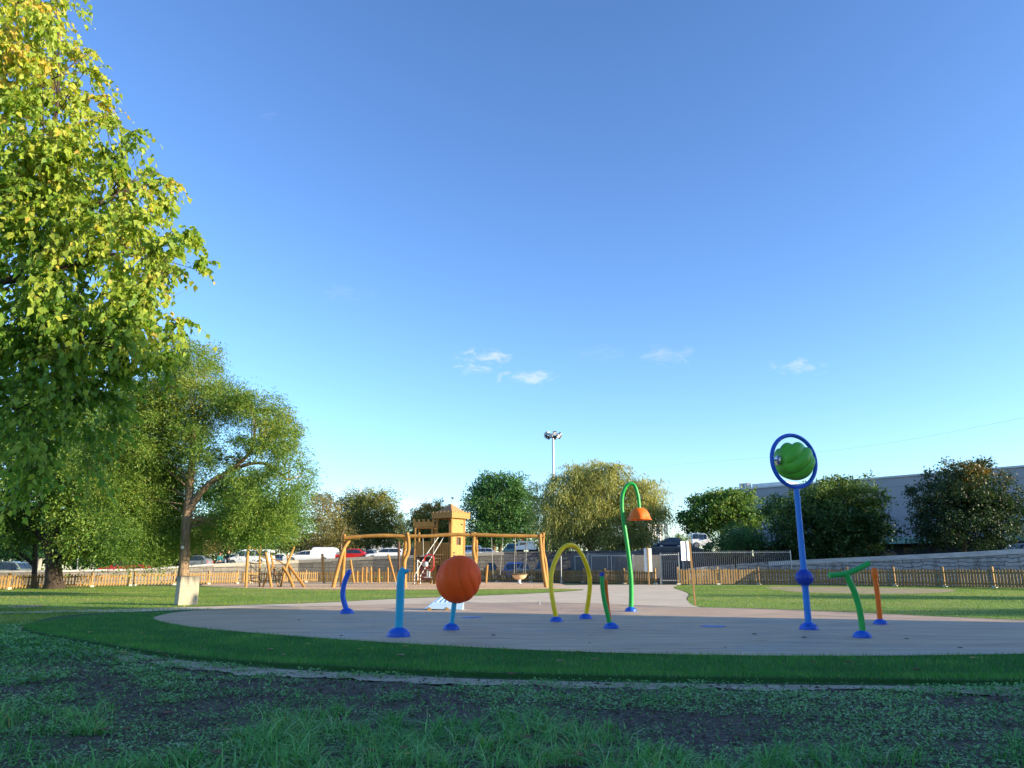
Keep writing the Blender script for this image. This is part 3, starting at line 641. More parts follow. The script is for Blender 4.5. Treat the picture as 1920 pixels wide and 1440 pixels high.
for (pts, r) in (([(-420, 700, 0), (-150, 640, -.2), (0, 655, -.3), (90, 600, -.3), (150, 575, -.3)], .055), ([(-420, 620, 0), (-200, 560, .2), (60, 520, .2), (180, 480, .2), (290, 475, .1)], .05),
                 ([(-420, 800, 0), (-200, 690, 0), (0, 740, .1), (30, 770, .1), (60, 830, .1)], .035), ([(-380, 420, 0), (-150, 380, .2), (20, 330, .1), (100, 240, 0), (110, 60, 0)], .05),
                 ([(-380, 560, 0), (-100, 560, -.4), (60, 500, -.4), (160, 400, -.4), (250, 340, -.3)], .045), ([(-350, 300, 0), (-150, 180, .4), (0, 60, .4), (60, -60, .3)], .05), ([(60, 600, -.3), (170, 645, -.3), (220, 620, -.3), (270, 592, -.2)], .025)):
    P2 = catmull([at(x, y, NY + dy) for x, y, dy in pts], 6); rr = lerp_list([r * 1.5, r, r * .75, r * .5, r * .22], len(P2)); mb.tube(P2, rr, 8); main += list(zip(P2[6:], rr[6:]))
limbs(mb, main, cl, .013, 1.0, .12, 6)
mb.build('trunk', M['dark_bark'], near, smooth=True)
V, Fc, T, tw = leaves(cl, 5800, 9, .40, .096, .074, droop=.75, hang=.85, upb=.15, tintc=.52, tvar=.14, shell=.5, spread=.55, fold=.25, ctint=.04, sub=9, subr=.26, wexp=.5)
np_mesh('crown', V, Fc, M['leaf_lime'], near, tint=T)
V, Fc = twig_mesh(tw, .0045); np_mesh('twigs', V, Fc, M['twig'], near)
# 2. fine-leaved tree behind the concrete block, forked trunk
tree('acacia_tree', 'feathery green tree with forked trunk behind the concrete block', 342, 1112, 28.5,
     [[(340, 1118, 23), (345, 1060, 19), (349, 990, 18), (352, 960, 19), (356, 900, 14), (362, 830, 10), (366, 800, 6)], [(351, 965, 15), (368, 935, 14), (395, 905, 12), (430, 882, 9), (470, 845, 7), (478, 800, 4)], [(430, 882, 7), (490, 868, 6), (540, 900, 4)]],
     [(345, 670, 45, 30), (385, 680, 38, 28), (320, 705, 50, 40), (390, 730, 62, 45), (300, 770, 60, 45, .04), (350, 800, 60, 40), (430, 760, 50, 36), (478, 762, 34, 20), (500, 765, 45, 34), (520, 790, 34, 30),
      (425, 745, 24, 18), (532, 830, 36, 34), (548, 870, 28, 38), (500, 830, 36, 24), (470, 895, 26, 22), (500, 880, 20, 18), (540, 930, 34, 46), (505, 960, 42, 52), (540, 985, 30, 44), (470, 960, 30, 40), (440, 860, 18, 14), (455, 830, 18, 12), (480, 990, 30, 34, -.05), (300, 850, 60, 45), (260, 800, 50, 42, -.03),
      (270, 900, 70, 50), (320, 900, 50, 40, 0, 1.3), (280, 960, 50, 45), (220, 950, 50, 45), (260, 1010, 55, 30), (330, 1000, 30, 34, 0, 1.3), (400, 860, 40, 26, -.1), (420, 905, 22, 20, -.1, 1.3), (370, 1010, 22, 30, .05, 1.3), (560, 890, 12, 26), (250, 755, 46, 40), (230, 830, 54, 44), (290, 735, 32, 30), (185, 850, 50, 45), (270, 850, 60, 44), (310, 940, 44, 40, 0, 1.0), (455, 930, 34, 40, -.05, 1.0), (440, 990, 34, 30, -.05, 1.0), (470, 985, 30, 34), (400, 930, 26, 26, -.05, 1.3), (405, 985, 30, 26, -.05, 1.2)],
     'leaf_fine', depth=1.7, ncopy=3, ntw=62000, per=7, tlen=.5, ll=.07, lw=.035, droop=.5, hang=.25, zbase=0, lfrac=.35, limb_r=.03, tintc=.44, ctint=.10, shell=.55, sub=26, subr=.2)
# 3. big trunk at the left fence
tree('maple_tree', 'stout dark trunked leafy tree in front of the left picket fence', 102, 1103, 39.5,
     [[(102, 1106, 42), (102, 1090, 31), (99, 1050, 26), (96, 1000, 24), (92, 940, 20), (90, 880, 12)], [(92, 1035, 12), (70, 1000, 9), (40, 980, 6)], [(97, 990, 12), (140, 950, 9), (190, 920, 6)]],
     [(60, 760, 60, 40), (130, 770, 55, 40), (190, 790, 45, 40), (215, 760, 24, 40, .15), (225, 720, 16, 22, .2), (20, 820, 60, 45), (100, 840, 70, 45), (180, 850, 60, 45), (240, 850, 45, 45), (60, 900, 60, 40), (150, 910, 60, 40, .1), (220, 920, 50, 40, .1), (180, 965, 60, 36, .1),
      (240, 985, 60, 36, .1), (120, 960, 40, 30), (30, 950, 45, 40, -.15), (200, 1015, 60, 24, .05), (280, 1020, 40, 28, .05), (145, 1035, 24, 24, .15), (20, 1000, 40, 26, -.2)],
     'leaf_fine', 'dark_bark', depth=2.6, ncopy=3, ntw=23000, per=6, tlen=.75, ll=.15, lw=.08, droop=.4, hang=.3, zbase=0, limb_r=.1, tintc=.36, ctint=.1)
tree('small_dark_tree', 'thin dark trunk with low dark foliage by the left fence', 66, 1098, 43,
     [[(64, 1100, 11), (66, 1060, 9), (66, 1020, 8)], [(65, 1062, 6), (40, 1040, 5), (15, 1025, 3)]], [(20, 985, 50, 30), (60, 1000, 40, 26), (0, 1010, 40, 30), (50, 960, 50, 30), (-40, 980, 50, 40), (10, 930, 50, 40)],
     'leaf_deep', 'dark_bark', depth=2, ncopy=2, ntw=4200, per=5, tlen=.6, ll=.14, lw=.08, zbase=0, limb_r=.06, tintc=.25)
# 4. trees beyond the stone wall (left to right)
BG = 'trees beyond the stone wall'
tree('bushy_tree', 'dark bushy tree filling the gap behind the red car', 240, 1050, 66, [[(215, 1062, 10), (218, 1010, 8), (225, 960, 6)]], [(200, 1010, 60, 34), (270, 1010, 60, 36), (150, 1000, 45, 40), (110, 990, 40, 45), (240, 950, 70, 45), (160, 940, 60, 40), (310, 980, 40, 40)],
     'leaf_deep', 'dark_bark', depth=3, ncopy=2, ntw=7000, per=5, tlen=.9, ll=.2, lw=.11, zbase=.5, group=BG, tintc=.4)
tree('shrub_tree', 'pale twiggy shrub leaning over the wall beside the persons', 385, 1045, 70, [[(392, 1052, 4), (385, 1020, 3), (375, 1000, 2)]], [(385, 1010, 30, 26), (410, 1020, 26, 18), (365, 1030, 20, 16), (400, 985, 26, 22)],
     'leaf_sparse', depth=1.5, ncopy=2, ntw=1300, per=5, tlen=.9, ll=.16, lw=.07, zbase=1.0, group=BG, tintc=.3, limb_r=.05)
tree('elm_tree', 'deep green tree seen through the gap beside the forked trunk', 425, 1040, 76, [[(430, 1050, 10), (428, 1000, 8), (425, 950, 6)]], [(410, 930, 30, 30), (430, 960, 36, 36), (400, 980, 34, 30), (440, 1000, 34, 26), (470, 1010, 40, 26), (465, 960, 26, 30), (500, 1000, 30, 24), (370, 1000, 30, 34), (420, 1015, 30, 20), (440, 900, 34, 30), (470, 930, 34, 30), (400, 1000, 40, 24), (455, 1020, 36, 16), (500, 960, 36, 40)],
     'leaf_deep', 'dark_bark', depth=2.5, ncopy=2, ntw=9500, per=5, tlen=.8, ll=.2, lw=.12, zbase=1.0, group=BG, tintc=.45)
tree('rowan_tree', 'sparse yellowing tree with pale splayed stems above the white cars', 590, 1040, 84,
     [[(588, 1042, 5), (600, 1020, 4), (612, 985, 3)], [(586, 1042, 4), (575, 1022, 3), (566, 1000, 2)], [(590, 1040, 4), (596, 1010, 3), (592, 980, 2)], [(640, 1035, 4), (640, 1005, 3), (650, 985, 2)], [(596, 985, 2), (606, 955, 1.5), (604, 925, .8)]],
     [(575, 970, 30, 26), (610, 965, 34, 26), (640, 985, 32, 24), (600, 1000, 40, 18), (560, 1000, 24, 18), (650, 1010, 36, 16, .1), (615, 940, 20, 18, -.1), (590, 945, 20, 20)],
     'leaf_sparse', depth=2.5, ncopy=2, ntw=3000, per=5, tlen=1.1, ll=.2, lw=.1, zbase=1.2, group=BG, tintc=.45, limb_r=.05)
tree('oak_tree', 'rounded brown-green oak-like tree left of the castle tower', 690, 1035, 92, [[(690, 1045, 10), (690, 1010, 8), (688, 970, 6)]],
     [(690, 932, 34, 18), (665, 945, 30, 22), (715, 945, 28, 20), (650, 965, 26, 22), (690, 965, 40, 28), (730, 970, 22, 24), (670, 990, 42, 24), (715, 995, 36, 22), (690, 1010, 45, 16), (640, 985, 20, 22)],
     'leaf_autumn', depth=3.2, ncopy=3, ntw=9000, per=5, tlen=.9, ll=.2, lw=.12, zbase=1.4, group=BG, tintc=.42, ctint=.09)
tree('poplar_tree', 'small bluish tree between the oak and the castle', 750, 1030, 110, [[(752, 1040, 6), (752, 1000, 4), (752, 980, 2)]], [(750, 975, 14, 10), (756, 990, 16, 14), (745, 1000, 14, 14), (765, 1005, 14, 12), (752, 1018, 22, 12), (775, 1015, 18, 14)],
     'leaf_blue', depth=2, ncopy=2, ntw=2200, per=5, tlen=.9, ll=.22, lw=.12, zbase=1.5, group=BG, tintc=.5, upb=.8)
tree('beech_tree', 'brown crowned tree peeking out behind the castle tower', 810, 1030, 88, [[(812, 1045, 10), (812, 1000, 8), (812, 970, 6)]], [(818, 950, 14, 12), (805, 960, 22, 14), (792, 972, 18, 14), (835, 965, 20, 16), (815, 985, 36, 20), (785, 995, 20, 18), (850, 985, 24, 24), (815, 1005, 40, 18)],
     'leaf_autumn', depth=2.5, ncopy=2, ntw=5500, per=5, tlen=.8, ll=.2, lw=.12, zbase=1.6, group=BG, tintc=.62)
tree('alder_tree', 'dense deep green tree right of the castle tower', 938, 1030, 84, [[(925, 1040, 9), (928, 1005, 8), (932, 960, 6)], [(938, 1040, 7), (940, 1005, 6), (945, 960, 4)]],
     [(938, 902, 26, 14), (915, 912, 24, 16), (960, 912, 26, 16), (900, 930, 24, 20), (940, 930, 36, 22), (978, 932, 22, 20), (895, 955, 24, 22), (930, 960, 40, 24), (975, 960, 28, 24), (905, 985, 32, 20), (950, 990, 40, 20), (990, 980, 18, 22), (930, 1008, 40, 12), (980, 1005, 26, 12)],
     'leaf_deep', depth=3.2, ncopy=3, ntw=11000, per=5, tlen=.8, ll=.21, lw=.13, zbase=1.7, group=BG, tintc=.55, ctint=.12)
tree('willow_tree', 'broad golden-green weeping willow beside the floodlight mast', 1105, 1035, 70,
     [[(1112, 1045, 16), (1108, 1020, 13), (1104, 995, 9), (1098, 960, 6)], [(1108, 1030, 9), (1080, 1000, 7), (1062, 985, 4)], [(1110, 1022, 9), (1135, 985, 6), (1160, 950, 4)]],
     [(1120, 880, 36, 16), (1060, 895, 30, 18), (1095, 900, 34, 22), (1150, 890, 30, 18), (1040, 925, 30, 26), (1080, 930, 36, 28), (1125, 925, 38, 28), (1170, 915, 32, 24), (1205, 915, 28, 22), (1230, 940, 20, 24), (1030, 960, 30, 28), (1070, 965, 36, 28, -.1), (1115, 965, 38, 28), (1160, 955, 36, 28), (1200, 955, 34, 28),
      (1240, 965, 14, 16), (1040, 990, 34, 22, -.05), (1090, 995, 40, 20, -.1), (1140, 990, 40, 24), (1190, 990, 34, 24), (1040, 1015, 36, 18, .1), (1150, 1015, 40, 16), (1070, 1010, 30, 16), (1200, 1010, 24, 18, -.15), (1045, 1035, 30, 14, .15)],
     'leaf_willow', depth=3.0, ncopy=3, ntw=19000, per=9, tlen=1.15, ll=.22, lw=.05, droop=1.0, hang=.9, spread=.3, zbase=1.9, group=BG, tintc=.48, ctint=.1, limb_r=.09, shell=.5)
tree('plane_tree', 'spreading light green tree above the dome shaped bush', 1345, 1010, 66, [[(1352, 1030, 8), (1358, 985, 7), (1362, 965, 5)], [(1358, 985, 4), (1340, 960, 3), (1320, 950, 2)]],
     [(1380, 928, 26, 12, .15), (1345, 932, 30, 14, .1), (1310, 945, 24, 14), (1350, 955, 34, 16, .1), (1395, 950, 24, 18, .12), (1300, 970, 24, 12), (1335, 975, 30, 14), (1375, 975, 30, 16, .1), (1415, 970, 20, 12, .1), (1290, 990, 14, 12), (1320, 990, 22, 10)],
     'leaf_mid', depth=2.4, ncopy=2, ntw=4300, per=5, tlen=.8, ll=.22, lw=.14, zbase=2.0, group=BG, tintc=.5)
tree('dome_bush', 'dense dark green dome shaped bush on the wall', 1385, 1035, 58, [[(1385, 1045, 8), (1385, 1020, 6)]], [(1385, 1005, 40, 22), (1355, 1018, 26, 18), (1415, 1015, 28, 20), (1385, 1020, 48, 18), (1340, 1030, 16, 10), (1430, 1028, 14, 12)],
     'leaf_deep', depth=1.6, ncopy=2, ntw=4500, per=6, tlen=.35, ll=.10, lw=.055, zbase=1.9, tintc=.4, cat='bush', shell=.3)
tree('holm_oak', 'large wide dark tree behind the blue drum pole', 1550, 1040, 56, [[(1578, 1058, 8), (1575, 1030, 8), (1570, 1000, 7), (1560, 960, 5)], [(1572, 1010, 6), (1530, 985, 4), (1490, 970, 3)], [(1572, 1005, 6), (1610, 985, 4)]],
     [(1575, 905, 24, 12, .3), (1545, 915, 30, 16, .3), (1605, 915, 26, 14, .3), (1510, 928, 28, 16, .25), (1560, 935, 40, 20, .25), (1610, 935, 30, 20, .25), (1475, 945, 28, 16, .15), (1450, 955, 24, 12, .15), (1520, 955, 40, 22, .1), (1580, 960, 44, 24), (1622, 960, 26, 20, .1), (1638, 945, 16, 12, .2), (1470, 975, 32, 18), (1540, 985, 46, 24, -.1), (1600, 985, 46, 24, -.1), (1628, 985, 26, 20),  # clump tint lightens the sunlit top and darkens the shaded lower crown
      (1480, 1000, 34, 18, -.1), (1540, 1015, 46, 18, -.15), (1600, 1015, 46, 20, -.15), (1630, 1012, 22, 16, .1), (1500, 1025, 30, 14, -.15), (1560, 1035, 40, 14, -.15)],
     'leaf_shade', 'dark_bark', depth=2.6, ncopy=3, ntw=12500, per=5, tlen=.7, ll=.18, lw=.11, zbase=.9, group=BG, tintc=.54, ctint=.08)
tree('chestnut_tree', 'dark tree with orange tipped crown in front of the grey hall', 1808, 1030, 51, [[(1809, 1043, 7), (1808, 1020, 7), (1806, 990, 6), (1804, 960, 4)], [(1807, 1000, 5), (1770, 975, 3), (1740, 965, 2)], [(1807, 1000, 5), (1850, 980, 3), (1880, 970, 2)]],
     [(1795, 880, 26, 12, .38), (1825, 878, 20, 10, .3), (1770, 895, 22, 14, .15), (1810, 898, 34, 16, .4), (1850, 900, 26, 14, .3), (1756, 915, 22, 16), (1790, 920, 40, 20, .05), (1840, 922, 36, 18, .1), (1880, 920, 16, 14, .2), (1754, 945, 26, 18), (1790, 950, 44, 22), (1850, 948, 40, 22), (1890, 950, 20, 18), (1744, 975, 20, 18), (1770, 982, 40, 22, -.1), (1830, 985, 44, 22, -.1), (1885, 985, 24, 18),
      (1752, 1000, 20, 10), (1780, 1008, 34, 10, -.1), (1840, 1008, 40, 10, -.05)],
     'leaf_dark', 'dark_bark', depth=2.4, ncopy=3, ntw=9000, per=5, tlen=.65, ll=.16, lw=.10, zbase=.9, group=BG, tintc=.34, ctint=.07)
tree('fir_tree', 'tiny conical fir in the distance right of the blue car', 1273, 1010, 120, [[(1273, 1020, 3), (1273, 1003, 2)]], [(1272, 1002, 5, 5), (1273, 1009, 8, 6), (1280, 1012, 10, 5)], 'leaf_mid', depth=.6, ncopy=2, ntw=350, per=5, tlen=.5, ll=.2, lw=.08, zbase=2.4)
for px, lab in ((-90, 'dark shrubby tree beyond the left wall at the very edge'), (30, 'dark shrubby tree beyond the grey green estate car'), (140, 'dark shrubby tree beyond the thin pale pole'), (255, 'dark shrubby tree beyond the red saloon'), (345, 'dark shrubby tree beyond the small grey hatchback')):
    tree('shrubby_tree', lab, px, 1055, 80, [[(px, 1064, 8), (px + 3, 1035, 6), (px, 1010, 4)]], [(px + dx, y_, 34, 20) for dx in (-44, 0, 44) for y_ in (1042, 1020, 998)], 'leaf_deep', 'dark_bark', depth=2, ncopy=2, ntw=3200, per=5, tlen=1.0, ll=.26, lw=.15, zbase=.3, group=BG, tintc=.3)
# hedge row closing the view far behind the car park
for (px, lab, Y) in ((590, 'distant grey-green thicket above the white car and small van', 120), (860, 'distant dark thicket behind the castle and alder', 118)):
    tree('thicket', lab, px, 1030, Y, [[(px, 1050, 8), (px, 1030, 6), (px, 1015, 4)]], [(px + dx, 1022 + random.uniform(-8, 6), 26, 14) for dx in range(-70, 80, 22)], 'leaf_mid' if px > 800 else 'leaf_sparse', depth=2, ncopy=2, ntw=3000, per=5, tlen=1.2, ll=.3, lw=.16, zbase=1.6, cat='thicket', tintc=.25)
# ---------------------------------------------------------------- splash pad features
PZ = .022
def pbase(px, py): return gnd(px, py, PZ)
def dome(t, c, rad, shade_discs=True, mat='blue_paint'):
    h = rad * .80
    prof = [(rad, 0), (rad, h * .16), (rad * .985, h * .30), (rad * .955, h * .31), (rad * .93, h * .46)] + [(rad * math.cos(a), h * math.sin(a)) for a in (.62, .82, 1.0, 1.18)] + [(rad * .22, h * 1.0)]
    mb = MB(); mb.lathe(c, prof, 28); o = mb.build('base', M[mat], t, smooth=True)
    if shade_discs:
        for k in range(5):
            a = k * 2 * PI / 5 + .5; z = h * .60; r = rad * .80
            p = Vector(c) + Vector((r * math.cos(a), r * math.sin(a), z)); nrm = Vector((math.cos(a) * .75, math.sin(a) * .75, .66)).normalized()
            ax = nrm.to_track_quat('Z', 'Y').to_matrix()
            MB().lathe(p, [(rad * .085, -.004), (rad * .085, rad * .02), (rad * .05, rad * .022)], 10, ax).build('recess_shade_disc', M['dark_hole'], o, smooth=False)  # raised dark disc, its colour standing for the shade inside a recess
    return o
def pxpath(pts, Y, n=6):
    return catmull([at(x, y, Y + (d[0] if d else 0)) for x, y, *d in pts], n)
def lobed(c, R_, H_, n, amp, twist, ax, nu=64, nv=28, flat=.18, pw=1.0, ex=.8):
    """spiral-lobed spheroid about local z"""
    vs = []; fs = []
    for i in range(nv + 1):
        th = PI * (flat * .5 + (1 - flat) * i / nv) if flat else PI * i / nv
        z = math.cos(th) * H_; r = R_ * max(0, math.sin(th)) ** ex
        for k in range(nu):
            a = 2 * PI * k / nu; s = abs(math.cos(n * .5 * (a + twist * (z / H_)))) ** pw if pw < 2 else .5 + .5 * math.cos(n * (a + twist * (z / H_)))
            rr = r * (1 - amp + amp * s); vs.append(Vector(c) + ax @ Vector((rr * math.cos(a), rr * math.sin(a), z)))
    for i in range(nv):
        for k in range(nu): fs.append((i * nu + k, i * nu + (k + 1) % nu, (i + 1) * nu + (k + 1) % nu, (i + 1) * nu + k))
    fs.append(tuple(range(nu))); fs.append(tuple(nv * nu + k for k in range(nu)))
    mb = MB(); mb.add(vs, fs); return mb
# blue bent jet
b = pbase(650, 1150.5); Y = b.y; s = Y * CP / F
t = thing('water_jet', b, 'short dark blue bent spray post nearest the white wedge ramp on its left', 'water jet')
dome(t, b, 13 * s)
p = pxpath([(650, 1146), (648, 1138), (643.5, 1122), (643, 1108), (646, 1092), (651, 1079), (655, 1072)], Y)
mb = MB(); mb.tube(p, [4.9 * s] * len(p), 14); mb.lathe(p[-1], [(4.9 * s, 0), (4.3 * s, 1.6 * s), (2.5 * s, 3.4 * s), (.6 * s, 4.1 * s)], 14); mb.build('pipe', M['blue_paint'], t, smooth=True)
mb = MB(); mb.tube([p[-4] + Vector((.02, -.03, 0)), p[-4] + Vector((.045, -.075, .0))], .011, 8); mb.build('nozzle', M['blue_paint'], t, True)
# teal mitred post
b = pbase(747, 1193.5); Y = b.y; s = Y * CP / F
t = thing('water_jet', b, 'wide teal spray post with a slanted cut-off top on a big blue dome', 'water jet')
dome(t, b, 21.5 * s, False)
p = pxpath([(747.5, 1185), (748, 1170), (750, 1130), (751, 1095), (752, 1082)], Y)
mb = MB(); mb.tube(p, [7.6 * s] * len(p), 20)
q = [at(752, 1083, Y), at(754, 1072, Y), at(758, 1066, Y)]
mb.tube(q, [7.7 * s, 7.0 * s, 5.2 * s], 20); mb.build('pipe', M['teal_paint'], t, smooth=True)
mb = MB(); a0 = at(758, 1072, Y); mb.tube([a0, a0 + Vector((.07, -.01, .012))], [5.2 * s, 2.6 * s], 12); mb.build('spout', M['teal_paint'], t, True)
mb = MB(); mb.lathe(at(752, 1084, Y), [(7.75 * s, -.006), (8.0 * s, 0), (7.75 * s, .006)], 24, cap=False); mb.build('collar', M['teal_paint'], t, True)
# orange ball on a teal leg
b = pbase(846, 1180.5); Y = b.y; s = Y * CP / F
t = thing('water_ball', b, 'big orange ribbed ball on a short teal leg', 'water ball')
dome(t, b, 15 * s)
p = pxpath([(846.5, 1174), (848, 1160), (850, 1145), (852, 1128), (855, 1112)], Y)
mb = MB(); mb.tube(p, [4.6 * s] * len(p), 16); mb.build('leg', M['teal_paint'], t, True)
ax = Matrix.Rotation(R(30), 3, 'Y') @ Matrix.Rotation(R(20), 3, 'X') @ Matrix.Rotation(R(38), 3, 'Z')
lobed(at(860, 1086, Y), 42 * s, 44 * s, 9, .05, 1.2, ax, 144, 48, .02, .5, .96).build('ball', M['dark_orange_paint'], t, smooth=True)
# yellow arch
b1 = pbase(1043, 1165.5); b2 = pbase(1098, 1160)
t = thing('water_arch', (b1 + b2) / 2, 'yellow hoop shaped water arch standing on two blue domes', 'water arch')
dome(t, b1, 12 * b1.y * CP / F); dome(t, b2, 12 * b2.y * CP / F)
ap = [(1043, 1158, 0), (1039, 1140, .0), (1034, 1110, .06), (1033, 1085, .12), (1038, 1060, .2), (1050, 1034, .3), (1061, 1024, .36), (1070, 1022, .42), (1080, 1026, .5), (1092, 1042, .62), (1103, 1070, .74), (1106, 1095, .80), (1104, 1120, .83), (1101, 1140, .86), (1098.5, 1154, .87)]
Y1, Y2 = b1.y, b2.y; p = catmull([at(x, y, Y1 + (Y2 - Y1) * d / .87) for x, y, d in ap], 5); s = Y1 * CP / F
mb = MB(); mb.tube(p, [4.4 * s] * len(p), 14); mb.build('hoop', M['yellow_paint'], t, True)
for k in (len(p) // 2 - 9, len(p) // 2, len(p) // 2 + 9):
    mb = MB(); mb.tube([p[k] - Vector((0, .0, .03)), p[k] - Vector((0, 0, .062))], [.014, .010], 8); mb.build('nozzle', M['yellow_paint'], t, True)
# green post with blue tip and orange back
b = pbase(1146, 1178.5); Y = b.y; s = Y * CP / F
t = thing('water_jet', b, 'leaning green spray post with a blue tip and an orange fin behind', 'water jet')
dome(t, b, 14 * s)
p = pxpath([(1144, 1172), (1140, 1155), (1134, 1130), (1130, 1105), (1128.5, 1080)], Y)
mb = MB(); mb.tube(p, [4.2 * s] * len(p), 14); mb.build('pipe', M['green_paint'], t, True)
q = [at(1128.4, 1080.5, Y), at(1128.2, 1073, Y)]
mb = MB(); mb.tube(q, [4.35 * s, 4.35 * s], 14); mb.build('tip', M['deep_blue_paint'], t, True)
p = pxpath([(1143.5, 1162, .06), (1140, 1140, .07), (1137, 1112, .07), (1135.5, 1088, .06)], Y)
mb = MB(); mb.tube(p, [3.6 * s] * len(p), 12); mb.build('fin', M['orange_paint'], t, True)
# green shower with orange bell
b = pbase(1183, 1146.5); Y = b.y; s = Y * CP / F
t = thing('water_shower', b, 'tall green hooked shower pipe with an orange bell head', 'water shower')
dome(t, b, 11 * s)
p = pxpath([(1183, 1141), (1183.5, 1120), (1183, 1085), (1179, 1045), (1173.5, 1005), (1168, 970), (1166, 945), (1168, 925), (1175, 910.5), (1183, 907), (1190, 911), (1195, 925), (1197.5, 940), (1198.5, 953)], Y, 7)
n = len(p); mb = MB(); mb.tube(p, [(4.4 - 1.0 * min(1, i / n * 1.6)) * s for i in range(n)], 16); mb.build('pipe', M['green_paint'], t, True)
c = at(1199, 975, Y); vs = []; fs = []; prof = [(0.2, 23), (6.5, 22.6), (11.5, 20.6), (15.5, 17), (18.3, 12), (19.8, 7), (20.6, 3.5), (23, 0), (21.2, 0.2), (19.2, 6), (15, 14), (9, 19), (.2, 20)]
nu = 48
for r, z in prof:
    for k in range(nu):
        a = 2 * PI * k / nu; f = 1 + .05 * math.cos(8 * a) * max(0, 1 - z / 18); vs.append(c + Vector((r * f * math.cos(a), r * f * math.sin(a), z)) * s)
for i in range(len(prof) - 1):
    for k in range(nu): fs.append((i * nu + k, i * nu + (k + 1) % nu, (i + 1) * nu + (k + 1) % nu, (i + 1) * nu + k))
mb = MB(); mb.add(vs, fs); mb.build('bell', M['orange_paint'], t, True)
mb = MB(); mb.lathe(at(1198.7, 953.5, Y), [(4.2 * s, -.02), (4.2 * s, .02)], 14); mb.build('collar', M['green_paint'], t, True)
# drum in a ring on a blue mast
b = pbase(1517, 1180.5); Y = b.y; s = Y * CP / F
t = thing('water_drum', b, 'tall blue mast carrying a green spiral drum inside a blue ring', 'water drum')
dome(t, b, 17 * s)
top = at(1493.5, 916, Y); ft = at(1516.5, 1172, Y)
ft = Vector((b.x, b.y, PZ)); top = Vector((b.x + (top.x - b.x) * .55, b.y, top.z))
mb = MB(); mb.tube([ft, ft.lerp(top, .5), top], [6.1 * s, 5.7 * s, 5.3 * s], 18); mb.build('mast', M['sky_blue_paint'], t, True)
c = ft.lerp(top, (at(0, 1083, Y).z - PZ) / (top.z - PZ)); mb = lobed(c, 16.2 * s, 14.5 * s, 14, .07, 0, Matrix.Identity(3), 84, 20, .12, .6); mb.build('ball', M['deep_blue_paint'], t, True)
for z in (c.z - 14.6 * s, c.z + 14.2 * s):
    mb = MB(); mb.lathe((c.x, c.y, z), [(7.4 * s, -.012), (7.4 * s, .012)], 18); mb.build('collar', M['blue_paint'], t, True)
RR = 50.5 * s; rc = Vector((top.x, top.y, top.z + RR + 2.5 * s)); yaw = R(18); cx = Vector((math.cos(yaw), math.sin(yaw), 0))
ring = [rc + cx * RR * math.cos(2 * PI * k / 64) + Vector((0, 0, 1)) * RR * math.sin(2 * PI * k / 64) for k in range(64)]
mb = MB(); nn_ = cx.cross(Vector((0, 0, 1))); vs = []; fs = []
for i, q in enumerate(ring):
    rad = (q - rc).normalized()
    for k in range(14):
        a = 2 * PI * k / 14; vs.append(q + rad * math.cos(a) * 3.9 * s + nn_ * math.sin(a) * 3.9 * s)
for i in range(64):
    for k in range(14): fs.append((i * 14 + k, i * 14 + (k + 1) % 14, ((i + 1) % 64) * 14 + (k + 1) % 14, ((i + 1) % 64) * 14 + k))
mb.add(vs, fs); mb.build('ring', M['blue_paint'], t, True)
axm = cx.to_track_quat('Z', 'Y').to_matrix()
lobed(rc, 38 * s, 37 * s, 6, .15, 1.15, axm, 96, 40, .30, .8).build('drum', M['lime_paint'], t, True)
mb = MB(); mb.tube([rc - cx * RR * .98, rc + cx * RR * .98], [2.2 * s, 2.2 * s], 12); mb.build('axle', M['steel'], t, True)
for sg in (-1, 1):
    mb = MB(); mb.lathe(rc + cx * sg * 36.5 * s, [(9.5 * s, -2.2 * s), (9.5 * s, 1.2 * s), (6 * s, 3.2 * s), (2.5 * s, 4 * s)] if sg > 0 else [(9.5 * s, 2.2 * s), (9.5 * s, -1.2 * s), (6 * s, -3.2 * s), (2.5 * s, -4 * s)], 18, axm); mb.build('hub', M['steel'], t, True)
# green T
b = pbase(1617, 1195.5); Y = b.y; s = Y * CP / F
t = thing('water_jet', b, 'green curved spray post with a bent crossbar forming a T', 'water jet')
dome(t, b, 16.5 * s, False)
p = pxpath([(1617, 1188), (1616, 1170), (1611, 1140), (1602, 1110), (1592, 1088), (1586, 1075)], Y)
mb = MB(); mb.tube(p, [5.6 * s] * len(p), 16); mb.build('pipe', M['green_paint'], t, True)
p = pxpath([(1555, 1078, -.02), (1570, 1078, 0), (1588, 1075, 0), (1606, 1068, .02), (1620, 1061, .05), (1629, 1056, .07)], Y)
mb = MB(); mb.tube(p, [5.0 * s] * len(p), 16); mb.lathe(p[0], [(.6 * s, 0)] * 2 + [(.7 * s, .001)], 6) if False else None; mb.build('crossbar', M['green_paint'], t, True)
# orange post right
b = pbase(1651, 1170.5); Y = b.y; s = Y * CP / F
t = thing('water_jet', b, 'slim orange spray post with a swollen head beside the green T post', 'water jet')
dome(t, b, 12.5 * s)
p = pxpath([(1650, 1164), (1648, 1140), (1644.5, 1110), (1641, 1085), (1640, 1068)], Y)
mb = MB(); mb.tube(p, lerp_list([5, 4.6, 4.4, 4.3, 4.4], len(p)) and [4.5 * s] * len(p), 14); mb.build('pipe', M['orange_paint'], t, True)
mb = MB(); mb.lathe(at(1640.5, 1083, Y), [(4.2 * s, -2 * s), (5.6 * s, 2 * s), (5.8 * s, 9 * s), (5.2 * s, 14 * s), (3.2 * s, 17.5 * s), (.8 * s, 18.6 * s)], 16); mb.build('head', M['orange_paint'], t, True)
